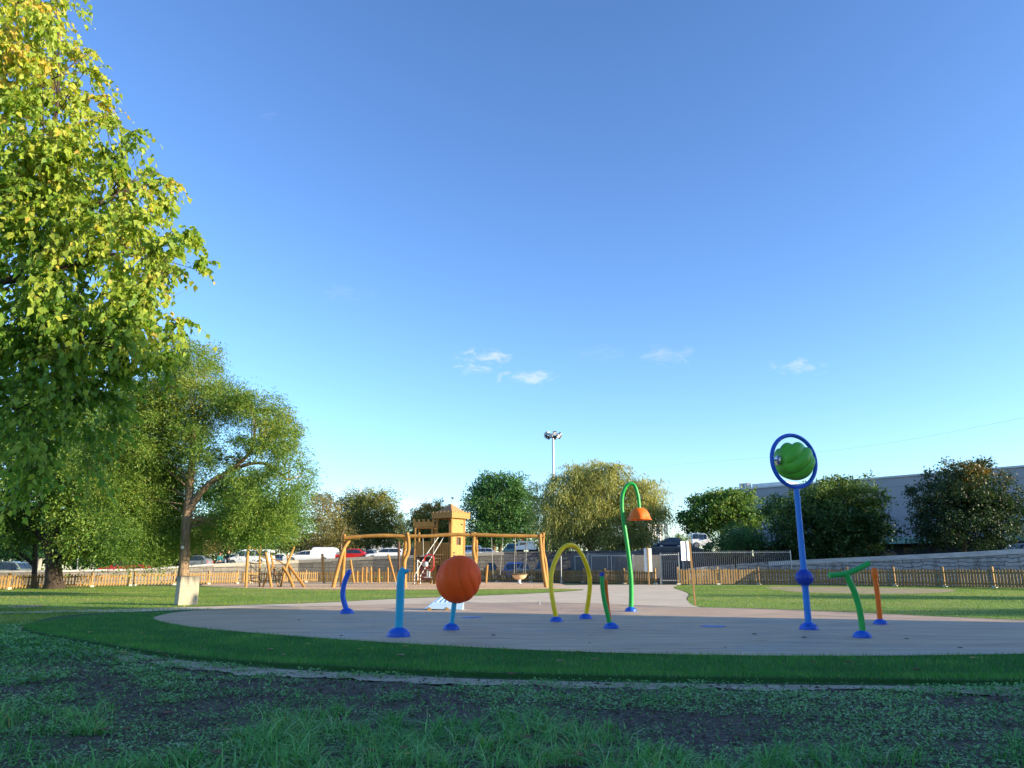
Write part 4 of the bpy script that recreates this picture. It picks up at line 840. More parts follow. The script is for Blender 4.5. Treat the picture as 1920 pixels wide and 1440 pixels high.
# flush spray plates and little upstand
for px, py, lab in ((1337, 1174.5, 'flat blue spray plate set in the pad left of the drum mast'), (884, 1157.5, 'flat blue spray plate set in the pad behind the orange ball')):
    c = pbase(px, py); mb = MB(); mb.lathe(c + Vector((0, 0, .002)), [(.22, 0), (.22, .004), (.19, .007), (.05, .008)], 24)
    t = thing('spray_plate', c, lab, 'spray plate'); mb.build('plate', M['deep_blue_paint'], t, True)
    mb = MB(); mb.lathe(c + Vector((0, 0, .010)), [(.035, 0), (.03, .012), (.01, .014)], 12); mb.build('nozzle', M['galv'], t, True)
c = pbase(1012, 1134); t = thing('water_tap', c, 'little steel upstand at the far edge of the pad left of the arch', 'tap')
mb = MB(); mb.tube([c, c + Vector((0, 0, .10))], .018, 8); mb.build('stem', M['galv'], t, True); mb = MB(); mb.bar(c + Vector((-.07, 0, .075)), c + Vector((.07, 0, .075)), .022); mb.build('handle', M['galv'], t)
# pale blue wedge ramp
b = gnd(833, 1144, PZ); Y = b.y; s = Y * CP / F
t = thing('wedge_ramp', b, 'pale blue plastic wedge ramp with ridged slope lying behind the orange ball', 'ramp')
def L3(x, z, d): return b + Vector((x * s, d, z * s))
dp = .62
mb = MB()
vs = [L3(-39, 2, 0), L3(34, 0, 0), L3(37, 13, 0), L3(-24, 13, 0), L3(-37, 2, dp), L3(34, 0, dp), L3(33, 26, dp * .6), L3(-2, 29, dp * .6)]
mb.add(vs, [(0, 1, 2, 3), (3, 2, 6, 7), (1, 5, 6, 2), (4, 7, 6, 5), (0, 3, 7, 4), (0, 4, 5, 1)]); o = mb.build('shell', M['pale_blue'], t, False, bevel=.018)
mb = MB()
for k in range(6):
    f = .12 + k * .15; a = L3(-24, 13, 0).lerp(L3(37, 13, 0), f); c2 = L3(-2, 29, dp * .6).lerp(L3(33, 26, dp * .6), f); mb.bar(a.lerp(c2, .06) + Vector((0, 0, .004)), a.lerp(c2, .94) + Vector((0, 0, .004)), .03, .016)
mb.build('ridges', M['pale_blue'], t)
for x in (-28, 5):
    mb = MB(); mb.add([L3(x - 4, 0, -.012), L3(x + 4.5, 0, -.012), L3(x + 3, 4, -.012), L3(x - 1, 5.4, -.012), L3(x - 4, 0, .05), L3(x + 4.5, 0, .05), L3(x + 3, 4, .05), L3(x - 1, 5.4, .05)], [(0, 1, 2, 3), (7, 6, 5, 4), (0, 4, 5, 1), (1, 5, 6, 2), (2, 6, 7, 3), (3, 7, 4, 0)])
    mb.build('foot', M['post_wood'], t)
# concrete block
b = gnd(341, 1135.5, 0); Y = b.y; s = Y * CP / F
t = thing('concrete_block', Vector((b.x, Y, 0)), 'pale stained concrete block standing on the lawn before the forked tree', 'block')
c = at(333, 1135, Y); rt = at(364, 1133, Y); ang = R(34)
ux = Vector((math.cos(ang), math.sin(ang), 0)); uy = Vector((-math.sin(ang), math.cos(ang), 0))
c.z = 0; h = 52 * s * 1.0; wd = .53
ft = [c, c + ux * wd, c + ux * wd + uy * wd, c + uy * wd]; cen = (ft[0] + ft[2]) / 2
mb = MB(); mb.add([p for p in ft] + [cen + (p - cen) * .97 + Vector((0, 0, h)) for p in ft], [(3, 2, 1, 0), (4, 5, 6, 7), (0, 1, 5, 4), (1, 2, 6, 5), (2, 3, 7, 6), (3, 0, 4, 7)])
def blockmat():
    m, nt, p = newmat('stained_concrete'); v = objco(nt); sp_ = nt.nodes.new('ShaderNodeSeparateXYZ'); nt.links.new(v, sp_.inputs[0])
    vs = objco(nt, (5, 5, .8)); st = noise(nt, vs, 2.2, 6, .7); z = math_(nt, 'MULTIPLY', sp_.outputs[2], 1.05)
    k = ramp(nt, [(.74, (0, 0, 0)), (.98, (1, 1, 1))], math_(nt, 'ADD', math_(nt, 'MULTIPLY', st, .7), math_(nt, 'SUBTRACT', z, .22)))
    f = noise(nt, v, 9, 8, .7); c_ = mix(nt, k, ramp(nt, [(.3, (.46, .40, .29)), (.7, (.33, .28, .20))], f), (.10, .095, .075))
    nt.links.new(c_, p.inputs['Base Color']); p.inputs['Roughness'].default_value = .95; bump(nt, p, f, .5, .02); return m
M['block'] = blockmat(); mb.build('block', M['block'], t, bevel=.02)
mb = MB(); mb.box(cen + Vector((-.05, -.02, h + .012)), (.16, .10, .024), R(20)); mb.build('iron_plate', M['dark_wood'], t)
# disc nailed to the forked tree
p = at(349, 1027, 28.5); p.y -= .30
t = thing('tree_tag', p, 'small white round tag fixed to the forked trunk', 'tag')
mb = MB(); mb.lathe(p, [(.055, 0), (.055, .02), (.03, .022), (.03, .012)], 16, Matrix.Rotation(R(90), 3, 'X')); mb.build('disc', M['white_panel'], t, True)
# sign posts
def sign(px, pyb, w_px, top, bot, ptop, label, pw=.055, dx=0, lean=0, yaw=34):
    b = gnd(px, pyb); Y = b.y; s = Y * CP / F
    t = thing('sign', b, label, 'sign')
    pt = at(px, ptop, Y); pt.x = b.x + lean
    mb = MB(); mb.bar(b, pt, pw); mb.build('post', M['post_wood'], t)
    zc = (at(px, top, Y).z + at(px, bot, Y).z) / 2; hh = at(px, top, Y).z - at(px, bot, Y).z
    xk = b.x + lean * (zc / pt.z)
    ya = R(yaw); mb = MB(); mb.box((xk + dx * s - math.sin(ya) * (pw * .5 + .02), b.y + math.cos(ya) * (pw * .5 + .02), zc), (w_px * s / math.cos(ya), .02, hh), ya); mb.build('board', M['white_panel'], t)
sign(1303.5, 1136, 22, 1015, 1051, 1013, 'white board on a thin wooden post standing at the lawn edge', .05, -6, -.06)
sign(1217.5, 1098, 14.5, 1028, 1072, 1026, 'grey white board on a wooden post in front of the burlap cloth', .07, 0, 0, 0)
# ---------------------------------------------------------------- fences
def fence(name_label, pts, hgt, spacing=.175, pw=.108, posts_every=14, gatepost=(True, True), foot=True):
    """picket fence along ground points"""
    pts = [Vector(p) for p in pts]; t = thing('picket_fence', pts[0], name_label, 'fence')
    sl = MB(); rl = MB(); d_acc = 0; k = 0
    for a, b in zip(pts[:-1], pts[1:]):
        L = (b - a).length; d = (b - a) / L; n = max(1, int(L / spacing)); nrm = Vector((d.y, -d.x, 0)); rot = math.atan2(d.y, d.x)
        if nrm.y > 0: nrm = -nrm
        h0 = hgt
        for z in (.22 * h0, .80 * h0):
            rl.bar(a + nrm * -.045 + Vector((0, 0, z)), b + nrm * -.045 + Vector((0, 0, z)), .045, .08)
        for i in range(n):
            q = a + d * (i + .5) * L / n
            if k % posts_every == 0:
                mb = MB(); ph = hgt * 1.10; mb.box(q + Vector((0, 0, ph / 2)) - nrm * .10, (.10, .10, ph), rot); mb.lathe(q - nrm * .10 + Vector((0, 0, ph)), [(.065, 0), (.02, .035)], 4, Matrix.Rotation(rot + PI / 4, 3, 'Z'))
                po = mb.build('post', M['post_wood'], t)
                if foot:
                    mb = MB(); mb.box(q - nrm * .10 + Vector((0, 0, .05)), (.24, .2, .10), rot); mb.build('footing', M['concrete'], po)
            else:
                h = hgt * random.uniform(.955, 1.02); w2 = pw / 2 * random.uniform(.88, 1.08); z0 = .05
                tilt = random.uniform(-.018, .018)
                def P(x, z, o): return q + d * (x + tilt * z) + nrm * o + Vector((0, 0, z))
                prof = [(-w2, z0), (w2, z0), (w2, h - w2 * .8), (0, h), (-w2, h - w2 * .8)]
                sl.add([P(x, z, .012) for x, z in prof] + [P(x, z, -.010) for x, z in prof], [(0, 1, 2, 3, 4), (9, 8, 7, 6, 5)] + [(i_, (i_ + 1) % 5, 5 + (i_ + 1) % 5, 5 + i_) for i_ in range(5)])
            k += 1
    sl.build('pickets', M['picket'], t); rl.build('rails', M['picket'], t)
    return t
fence('long wooden picket fence running along the right lawn', [gnd(1271, 1096.5), gnd(1420, 1096.2), gnd(1600, 1098), (gnd(1800, 1101)), gnd(1960, 1104.5), gnd(2250, 1112)], 1.0, posts_every=15)
fence('brown picket fence left of the gate behind the yellow arch', [gnd(1230, 1096), gnd(1180, 1095.3), gnd(1120, 1093.2), gnd(1040, 1091.3), gnd(900, 1091), gnd(878, 1091)], .92, posts_every=15)
fence('low sunlit picket fence at the back of the log playground', [gnd(872, 1091.2), gnd(760, 1091.4), gnd(600, 1091.2), gnd(455, 1094), gnd(452, 1094)], .80, spacing=.21, pw=.10, posts_every=12)
fence('weathered picket fence behind the concrete block and climbing frame', [gnd(448, 1094.3), gnd(400, 1095.5), gnd(330, 1097), gnd(255, 1098.5), gnd(252, 1098.6)], .78, spacing=.21, pw=.10, posts_every=12)
fence('orange brown picket fence behind the stout dark trunk', [gnd(247, 1099), gnd(170, 1101), gnd(60, 1104), gnd(-80, 1109), gnd(-300, 1116)], .72, spacing=.2, pw=.10, posts_every=13)
def palisade(label, pts, zt, z0=.05, sp_=.14, lift=0, panel_posts=18, pm_='bar_metal', z0s=None):
    pts = [Vector(p) for p in pts]; t = thing('palisade_fence', pts[0], label, 'fence'); b = MB(); r = MB(); k = 0
    for j, (a, c) in enumerate(zip(pts[:-1], pts[1:])):
        d = c - a; L = d.length; n = int(L / sp_)
        zz0 = zt[j]; zz1 = zt[j + 1]
        r.bar(a + Vector((0, .03, zz0 - .12)), c + Vector((0, .03, zz1 - .12)), .03, .045); r.bar(a + Vector((0, .03, .25)), c + Vector((0, .03, .25)), .03, .045)
        for i in range(n):
            q = a + d * (i + .5) / n; z = zz0 + (zz1 - zz0) * (i + .5) / n
            b.box((q.x, q.y, (z + z0) / 2), (.024, .02, z - z0)); k += 1
        for q, z in ((a, zz0), (c, zz1)):
            mb = MB(); mb.box((q.x, q.y + .06, z / 2 + .01), (.06, .06, z + .02)); mb.build('post', M['galv'], t)
    b.build('bars', M[pm_], t); r.build('rails', M['galv'], t); return t
def gz(px, py, Y): return at(px, py, Y).z
def bp(px, Y): p = at(px, 1066, Y); p.z = 0; return p
palisade('galvanised upright bar fence behind the picket fence right of the gate', [bp(1281, 52), bp(1380, 52.3), bp(1485, 52.6)], [gz(1281, 1033, 52), gz(1380, 1032, 52.3), gz(1485, 1032, 52.6)])
palisade('tall grey bar gate in the gap between the picket fences', [bp(1240, 51.3), bp(1274, 51.6)], [gz(1240, 1037, 51.3), gz(1274, 1036, 51.6)])
palisade('grey bar fence standing in front of the dark metal container', [bp(1103, 58.5), bp(1187, 54)], [gz(1105, 1037, 58.5), gz(1185, 1040, 54)])
palisade('bar fence carrying the burlap cloth', [bp(1189, 53.5), bp(1238, 52.2)], [gz(1189, 1040, 53.5), gz(1238, 1040, 52.2)])
a, c = at(1188, 1041, 53.2), at(1238, 1041, 51.9); zb = gz(1188, 1083, 53.2)
t = thing('cloth', Vector(((a.x + c.x) / 2, a.y - .1, zb)), 'beige burlap cloth hung on the bar fence left of the gate', 'cloth')
mb = MB(); n = 16; vs = []
for j in range(9):
    for i in range(n + 1):
        f = i / n; p = a.lerp(c, f); z = a.z + (zb - a.z) * j / 8 * (1 + .04 * math.sin(f * 3)); vs.append((p.x, p.y - .10 + .035 * math.sin(f * 19 + j * .7) + .02 * math.sin(j * 1.3 + f * 7), z))
mb.add(vs + [(x, y + .008, z) for x, y, z in vs], [q for j in range(8) for i in range(n) for q in ((j * (n + 1) + i, j * (n + 1) + i + 1, (j + 1) * (n + 1) + i + 1, (j + 1) * (n + 1) + i),)])
mb.build('cloth_sheet', M['cloth'], t, True)
# ---------------------------------------------------------------- stone walls and raised car park
WL = [(-260, 46, 1072), (110, 49, 1069), (270, 55, 1066), (400, 63, 1057), (560, 68, 1050), (700, 68, 1043), (860, 67, 1038), (945, 67, 1034.5), (1010, 67, 1034), (1180, 66, 1032)]
wp = [at(px, py, Y) for px, Y, py in WL]
def wall(label, pts, thick, mat, cop=True, coph=.28, name='stone_wall', copm='coping'):
    t = thing(name, Vector((pts[0].x, pts[0].y, 0)), label, 'wall'); mb = MB(); cpm = MB()
    for a, c in zip(pts[:-1], pts[1:]):
        d = Vector((c.x - a.x, c.y - a.y, 0)).normalized(); nr = Vector((-d.y, d.x, 0))
        if nr.y < 0: nr = -nr
        k = coph if cop else 0
        def q(p, z, o): return Vector((p.x, p.y, z)) + nr * o
        vs = [q(a, -.1, 0), q(c, -.1, 0), q(c, c.z - k, 0), q(a, a.z - k, 0), q(a, -.1, thick), q(c, -.1, thick), q(c, c.z - k, thick), q(a, a.z - k, thick)]
        fc = [(0, 1, 2, 3), (7, 6, 5, 4), (0, 4, 5, 1), (1, 5, 6, 2), (2, 6, 7, 3), (3, 7, 4, 0)]
        mb.add(vs, fc)
        if cop:
            cpm.add([q(a, a.z - k, -.05), q(c, c.z - k, -.05), q(c, c.z, -.05), q(a, a.z, -.05), q(a, a.z - k, thick + .03), q(c, c.z - k, thick + .03), q(c, c.z, thick + .03), q(a, a.z, thick + .03)], fc)
    mb.build('masonry', M[mat], t)
    if cop: cpm.build('coping', M[copm], t)
    return t
wall('long sunlit stone retaining wall below the parked cars', wp[3:8], .4, 'stone_lit', True, .28)
wall('low rough grey stone wall behind the stout dark trunk', wp[:4], .4, 'stone_lit', True, .12, 'stone_wall', 'coping_grey')
wall('block wall behind the willow, coloured dark as shade', wp[7:], .4, 'block_shaded', True, .12, 'block_wall', 'block_shaded')
RW = [(1440, 55, 1053), (1560, 53.5, 1047), (1700, 51, 1040.5), (1820, 48.5, 1034.5), (1920, 46.5, 1028.5), (2250, 42, 1004)]
rp = [at(px, py, Y) for px, Y, py in RW]
wall('grey rough stone wall below the dark trees on the right', rp, .45, 'stone_right', True, .30, 'stone_wall', 'coping_pale')
wall('low grey masonry bank behind the upright bar fence', [at(1290, 1066, 53), at(1340, 1061, 53.5), at(1440, 1053.5, 55)], .4, 'stone_right', False, 0, 'masonry_bank')
RM = [(1182, 60.5, 1034), (1230, 60, 1024.5), (1300, 59.5, 1024.5), (1345, 59, 1036), (1455, 58.5, 1047)]
mp = [at(px, py, Y) for px, Y, py in RM]
wall('ramp wall carrying the navy car, coloured dark as shade', mp, .4, 'block_shaded', True, .16, 'ramp_wall', 'coping_shaded')
def shelf(name, pts, drop, depth_dir, mat='asphalt'):
    f = [Vector((p.x, p.y + .3, p.z - drop)) for p in pts]; bk = [p + depth_dir for p in f]
    me = bpy.data.meshes.new(name); n = len(f); me.from_pydata([tuple(p) for p in f + bk], [], [(i, i + 1, n + i + 1, n + i) for i in range(n - 1)])
    tag(link(name, me, M[mat]), kind='structure')
shelf('car_park', wp, .40, Vector((0, 70, .3)))
shelf('car_park', rp, 1.2, Vector((14, 14, 0)), 'asphalt')
shelf('ramp', mp, .20, Vector((3, 45, .3)))
# ---------------------------------------------------------------- log playground
def log(mb, pts, r, n=10, wob=.0):
    P2 = catmull([Vector(p) + Vector((random.uniform(-wob, wob), random.uniform(-wob, wob), random.uniform(-wob, wob))) for p in pts], 5)
    rr = lerp_list(r, len(P2)) if isinstance(r, list) else [r] * len(P2)
    rr = [x * random.uniform(.94, 1.06) for x in rr]; mb.tube(P2, rr, n)
def G(px, py):  p = gnd(px, py); return p
SY = gnd(645, 1101).y; s = SY * CP / F
t = thing('log_swing', gnd(830, 1101), 'long log swing frame of crooked peeled trunks with three bays', 'swing frame')
for pts in ([(646, 1009), (680, 1006), (720, 1004.5), (762, 1006)], [(757, 1005), (800, 1005), (845, 1003.5), (888, 1004)], [(884, 1003), (930, 1003), (975, 1004), (1021, 1006)]):
    mb = MB(); log(mb, [at(x, y, SY) for x, y in pts], [3.6 * s, 3.2 * s, 3.4 * s, 3.0 * s], 12, .03); mb.build('beam', M['wood'], t, True)
for pts, dy0, dy1 in (([(624, 1103), (635, 1062), (645, 1030), (655, 1014)], -.4, .1), ([(640, 1099), (644, 1060), (646, 1030), (645.5, 1001)], .9, .05),
            ([(760, 1102), (758, 1055), (765, 1035), (766, 1012), (764, 999)], -.3, 0), ([(756, 1098), (757, 1048), (760, 1020), (757.5, 1000)], .8, .1),
            ([(893, 1100), (891, 1052), (888, 1030), (890, 998)], -.2, .05), ([(886, 1097), (892, 1050), (893, 1030), (893, 999)], .8, .12),
            ([(1024, 1102), (1018, 1060), (1013, 1020), (1012, 1001)], -.3, 0), ([(1025, 1098), (1023, 1060), (1018, 1030), (1019, 998)], .8, .1)):
    P3 = [at(x, y, SY + dy0 + (dy1 - dy0) * i / (len(pts) - 1)) for i, (x, y) in enumerate(pts)]; P3[0].z = -.05
    mb = MB(); log(mb, P3, [3.9 * s, 3.6 * s, 3.3 * s, 3.0 * s][:len(pts)] if len(pts) > 3 else 3.4 * s, 10, .02); mb.build('leg', M['wood'], t, True)
def chains(t, tops, bots):
    for a, c in zip(tops, bots):
        mb = MB(); mb.tube([a, c], .016, 5); mb.build('chain', M['chain'], t)
# flat swing seat
c = at(931, 1078.5, SY); t = thing('flat_swing', c, 'thin black flat swing seat hanging in the right bay', 'swing')
mb = MB(); mb.box(c, (.42, .16, .035)); mb.build('seat', M['black_rubber'], t, bevel=.01)
chains(t, [at(921.5, 1007, SY), at(943, 1007, SY)], [c + Vector((-.2, 0, 0)), c + Vector((.2, 0, 0))])
# nest swing
c = at(974, 1077, SY); t = thing('basket_swing', c, 'beige bowl shaped basket swing beside the thin black seat', 'swing')
rb = 15 * s; mb = MB(); mb.lathe(c, [(.03, -9.5 * s), (rb * .45, -9 * s), (rb * .75, -6 * s), (rb * .95, -1 * s), (rb, 0), (rb * .92, 0), (rb * .7, -5 * s), (rb * .4, -7.5 * s), (.03, -8 * s)], 24, cap=False); mb.build('bowl', M['cloth'], t, True)
mb = MB(); mb.lathe(c, [(rb * 1.0, -.03), (rb * 1.08, 0), (rb * 1.0, .03), (rb * .93, 0), (rb * 1.0, -.03)], 28, cap=False); mb.build('rim', M['rope'], t, True)
for (tx, bx, by) in ((966, 964, 1077), (966, 969, 1074), (988, 985, 1077), (988, 981, 1074)):
    mb = MB(); mb.tube([at(tx, 1007, SY), at(bx, by, SY + (.3 if by == 1074 else -.05))], .016, 5); mb.build('chain', M['chain'], t)
# red cradle swing
c = at(806, 1062, SY); t = thing('cradle_swing', c, 'red cradle swing hanging in the middle bay before the castle', 'swing')
mb = MB(); arc = catmull([at(795, 1052, SY), at(797, 1043, SY), at(804, 1040, SY), at(812, 1043, SY), at(813, 1055, SY), at(812, 1066, SY), at(806, 1071, SY)], 5); mb.tube(arc, .04, 10); mb.build('frame', M['red_plastic'], t, True)
mb = MB(); mb.lathe(at(798, 1058, SY), [(.02, -.18), (.13, -.12), (.16, 0), (.12, .12), (.02, .16)], 14); mb.build('seat', M['car_silver'], t, True)
mb = MB(); mb.tube([at(793, 1052, SY), at(797, 1063, SY), at(801, 1064, SY)], .05, 8); mb.build('strap', M['red_plastic'], t, True)
mb = MB(); mb.tube([at(805, 1071, SY), at(804.5, 1082, SY)], .06, 8); mb.tube([at(801.5, 1070, SY), at(801, 1081, SY)], .05, 8); mb.box(at(803, 1082.5, SY), (.42, .18, .04)); mb.build('footrest', M['car_silver'], t, True)
chains(t, [at(793, 1008, SY), at(815, 1008, SY)], [at(794, 1042, SY), at(812, 1043, SY)])
# castle tower
CY = gnd(840, 1095.5).y; s = CY * CP / F
t = thing('castle_tower', gnd(845, 1095), 'wooden play castle tower with battlements and pyramid roof', 'play tower')
tc0 = at(841, 1095, CY); tc0.z = 0; rot = R(53); HW = 18.6 * s  # half width of the tower square
def TW(u, v, z): return Vector((tc0.x + (u * math.cos(rot) - v * math.sin(rot)) * HW, tc0.y + HW * 1.2 + (u * math.sin(rot) + v * math.cos(rot)) * HW, z))
zc = lambda py: at(841, py, CY + .9).z
corners = [(-1, -1), (1, -1), (1, 1), (-1, 1)]
for u, v in corners:
    mb = MB(); log(mb, [TW(u, v, -.05), TW(u, v, 1.5), TW(u, v, zc(966))], .085, 10, .01); mb.build('post', M['wood'], t, True)
z_fl, z_ea, z_ap = zc(1040), zc(972), zc(944.5)
def panel(name, u0, v0, u1, v1, z0, z1, mat, th=.035, win=None, out=.0):
    a, c = TW(u0, v0, 0), TW(u1, v1, 0); d = (c - a); n = Vector((d.y, -d.x, 0)).normalized()
    if (a + c).dot(n) / 2 < 0: pass
    mb = MB(); L = d.length; dn = d / L
    def slab(f0, f1, za, zb):
        A, C_ = a + dn * L * f0, a + dn * L * f1; pr = [A + Vector((0, 0, za)), C_ + Vector((0, 0, za)), C_ + Vector((0, 0, zb)), A + Vector((0, 0, zb))]
        mb.prism([p + n * (out - th / 2) for p in pr], n * th)
    if win:
        f0, f1, za, zb = win; slab(0, f0, z0, z1); slab(f1, 1, z0, z1); slab(f0, f1, z0, za); slab(f0, f1, zb, z1)
    else: slab(0, 1, z0, z1)
    return mb.build(name, M[mat], t)
# sunlit right-front face (u from -1..1 at v=-1), shaded left-front face (u=-1)
panel('plank_wall', -.95, -1, .95, -1, zc(1046), zc(973), 'plank_h', .04, (.38, .74, zc(1022), zc(1008)))
panel('window_shutter', -.2, -.86, .4, -.86, zc(1024), zc(1007), 'dark_wood', .02)
panel('rail_panel', -1, .95, -1, -.95, z_fl, zc(1018), 'plank', .035)
panel('back_wall', 1, -.95, 1, .95, zc(1046), zc(1000), 'plank_h', .035)
panel('stair_wall', -1, .98, -1, -.98, .25, z_fl - .05, 'dark_wood', .05)
for k in range(7):
    f = -.9 + k * .3; q = TW(-1.09, f, 0); mb = MB(); mb.box(q + Vector((0, 0, (zc(1060) + zc(1022)) / 2)), (.02, .13, zc(1022) - zc(1060)), rot); mb.build('slat', M['plank'], t)
mb = MB(); mb.prism([TW(-1.05, -1.05, z_fl), TW(1.05, -1.05, z_fl), TW(1.05, 1.05, z_fl), TW(-1.05, 1.05, z_fl)], (0, 0, -.08)); mb.build('floor', M['plank'], t)
# little climbing holds, and a dark box as the heart hole's shade, on the lit face
for u, pz in ((-.6, 1037), (-.55, 1042), (.55, 984)):
    q = TW(u, -1.045, zc(pz)); mb = MB(); mb.box(q, (.16, .05, .07), rot); mb.build('hold', M['dark_hole'], t)
# battlement band (skirts) with crenels
KB = 1.42
for (u0, v0, u1, v1) in ((-KB, -KB, KB, -KB), (-KB, KB, -KB, -KB), (KB, -KB, KB, KB), (KB, KB, -KB, KB)):
    a, c = TW(u0, v0, 0), TW(u1, v1, 0); d = c - a; L = d.length; dn = d / L; n = Vector((dn.y, -dn.x, 0)); mb = MB(); zb, zt = zc(973), zc(962.5); m = 11
    for i in range(m):
        A, C_ = a + dn * (L * i / m + .004), a + dn * (L * (i + 1) / m - .004); hh = zt + (.08 if i % 2 == 0 else 0) + random.uniform(-.01, .01)
        mb.prism([A + Vector((0, 0, zb)), C_ + Vector((0, 0, zb)), C_ + Vector((0, 0, hh)), A + Vector((0, 0, hh))], n * -.03)
    mb.build('battlement', M['plank'], t)
mb = MB(); e = 1.30; mb.add([TW(-e, -e, zc(964)), TW(e, -e, zc(964)), TW(e, e, zc(964)), TW(-e, e, zc(964)), TW(0, 0, z_ap)], [(3, 2, 1, 0), (0, 1, 4), (1, 2, 4), (2, 3, 4), (3, 0, 4)])
M['roof_wood'] = pm('roof_shingle_wood', (.50, .25, .10), (.36, .16, .06), 5, .8, .3, (1, 1, 9)); ro = mb.build('roof', M['roof_wood'], t)
mb = MB(); mb.tube([TW(0, 0, z_ap - .05), TW(0, 0, zc(932))], .012, 6); fo = mb.build('flag_pole', M['galv'], t)
p = TW(0, 0, zc(936)); mb = MB(); mb.prism([p, p + Vector((.17, 0, 0)), p + Vector((.17, 0, .13)), p + Vector((0, 0, .13))], (0, .01, 0)); mb.build('flag', M['car_navy'], fo)
# bell under the left face
q = TW(-1.35, .15, zc(1022)); mb = MB(); mb.lathe(q, [(.10, -.09), (.085, -.05), (.06, .02), (.05, .07), (.015, .10)], 14); mb.build('bell', M['wood'], t, True)
# low second tower on the left with crenellated boards
c2 = at(793, 1095, CY + 1.2); c2.z = 0
def T2(x, y, z): return Vector((c2.x + x * s, c2.y + y, z))
for x, y in ((-15, -.6), (17, -.6), (-13, .9), (18, .9)):
    mb = MB(); log(mb, [T2(x, y, -.05), T2(x, y, 1.5), T2(x, y, zc(981))], .075, 9, .01); mb.build('post', M['wood'], t, True)
mb = MB(); z0, z1 = zc(988), zc(979); n = 9
for i in range(n):
    x0, x1 = -20 + 41 * i / n, -20 + 41 * (i + 1) / n; hh = z1 + (.17 if i % 2 == 0 else 0)
    mb.prism([T2(x0 + .1, -.72, z0), T2(x1 - .1, -.72, z0), T2(x1 - .1, -.72, hh), T2(x0 + .1, -.72, hh)], (0, .035, 0))
mb.build('battlement', M['plank'], t)
mb = MB(); mb.prism([T2(-17, -.66, z0 - .01), T2(19, -.66, z0 - .01), T2(19, .9, z0 - .01), T2(-17, .9, z0 - .01)], (0, 0, -.06)); mb.build('canopy', M['plank'], t)
mb = MB(); z0, z1 = zc(1042), zc(1018)
for i in range(7):
    x0, x1 = -13 + 27 * i / 7, -13 + 27 * (i + 1) / 7; k = max(0, (i - 2)) * 1.6
    mb.prism([T2(x0 + .12, -.62, zc(1042 - k)), T2(x1 - .12, -.62, zc(1042 - k)), T2(x1 - .12, -.62, z1), T2(x0 + .12, -.62, z1)], (0, .035, 0))
mb.box(T2(.5, -.64, z1 + .05), (29 * s, .09, .07)); mb.build('parapet', M['plank'], t)
mb = MB(); mb.prism([T2(-14, -.5, zc(1044)), T2(17, -.5, zc(1044)), T2(17, .9, zc(1044)), T2(-14, .9, zc(1044))], (0, 0, -.08)); mb.build('floor', M['dark_wood'], t)
M['maroon'] = pm('maroon_panel', (.075, .018, .016), (.05, .014, .013), 5, .55)
mb = MB(); mb.prism([T2(-8, .2, .12), T2(15, .2, .12), T2(15, .2, zc(1046)), T2(-8, .2, zc(1046))], (0, .05, 0)); mb.build('lower_panel', M['maroon'], t)
mb = MB(); mb.box(T2(4, -.3, .16), (24 * s, .16, .14)); mb.build('threshold', M['plank'], t)
# stair with metal hand rails
M['handrail'] = pm('handrail_metal', (.80, .78, .72), (.7, .68, .62), 8, .35)
for pts in ([(822, 1007), (796, 1045), (777, 1080), (777, 1098)], [(832, 1007), (806, 1050), (788, 1080), (788, 1100)], [(793, 1060), (783, 1050), (783, 1088)]):
    P3 = [at(x, y, CY - .9 + (.9 * (1 - i / (len(pts) - 1)))) for i, (x, y) in enumerate(pts)]
    if pts[-1][1] > 1090: P3[-1].z = 0
    mb = MB()
    for a_, c_ in zip(P3[:-1], P3[1:]): mb.tube([a_, c_], .026, 8)
    mb.build('handrail', M['handrail'], t, True)
mb = MB()
for k in range(9):
    f = k / 8; a_ = at(782, 1096, CY - .9).lerp(at(822, 1040, CY - .1), f); mb.box(a_, (.62, .2, .045), R(20))
mb.build('steps', M['dark_wood'], t)
# rope climbing frame of crossed poles
LY = gnd(500, 1101).y; s2 = LY * CP / F
t = thing('climbing_frame', gnd(515, 1101), 'rope climbing frame of crossed leaning poles on the mulch', 'climbing frame')
for pts, r, dy in (([(461, 1101), (464, 1050), (467, 1022)], 2.6, (0, 0)), ([(487, 1099), (487, 1050), (489, 1023)], 1.7, (1.0, .6)), ([(509, 1101), (503, 1060), (498, 1035)], 2.6, (-.2, .2)), ([(492, 1101), (503, 1075), (511, 1060), (508, 1041)], 1.9, (.3, .3)),
                   ([(525, 1102), (538, 1060), (552, 1024)], 2.2, (0, .6)), ([(551, 1102), (541, 1080), (530, 1064)], 2.9, (-.3, .1)), ([(572, 1102), (556, 1080), (541, 1060)], 2.5, (.1, .4)), ([(522, 1098), (516, 1080), (509, 1041)], 1.7, (.8, .4)), ([(547, 1085), (543, 1070), (539, 1040)], 1.5, (.8, .8))):
    P3 = [at(x, y, LY + dy[0] + (dy[1] - dy[0]) * i / (len(pts) - 1)) for i, (x, y) in enumerate(pts)]
    if pts[0][1] > 1090: P3[0].z = -.05
    mb = MB(); log(mb, P3, r * s2, 10, .015); mb.build('pole', M['wood'], t, True)
for pts in ([(467, 1026), (478, 1029), (488, 1040), (497, 1047)], [(510, 1047), (523, 1052), (536, 1061)], [(467, 1055), (480, 1057), (492, 1055)]):
    P3 = [at(x, y, LY + .35) for x, y in pts]; mb = MB(); log(mb, P3, 1.1 * s2, 8, .01); mb.build('rail', M['wood'], t, True)
mb = MB()
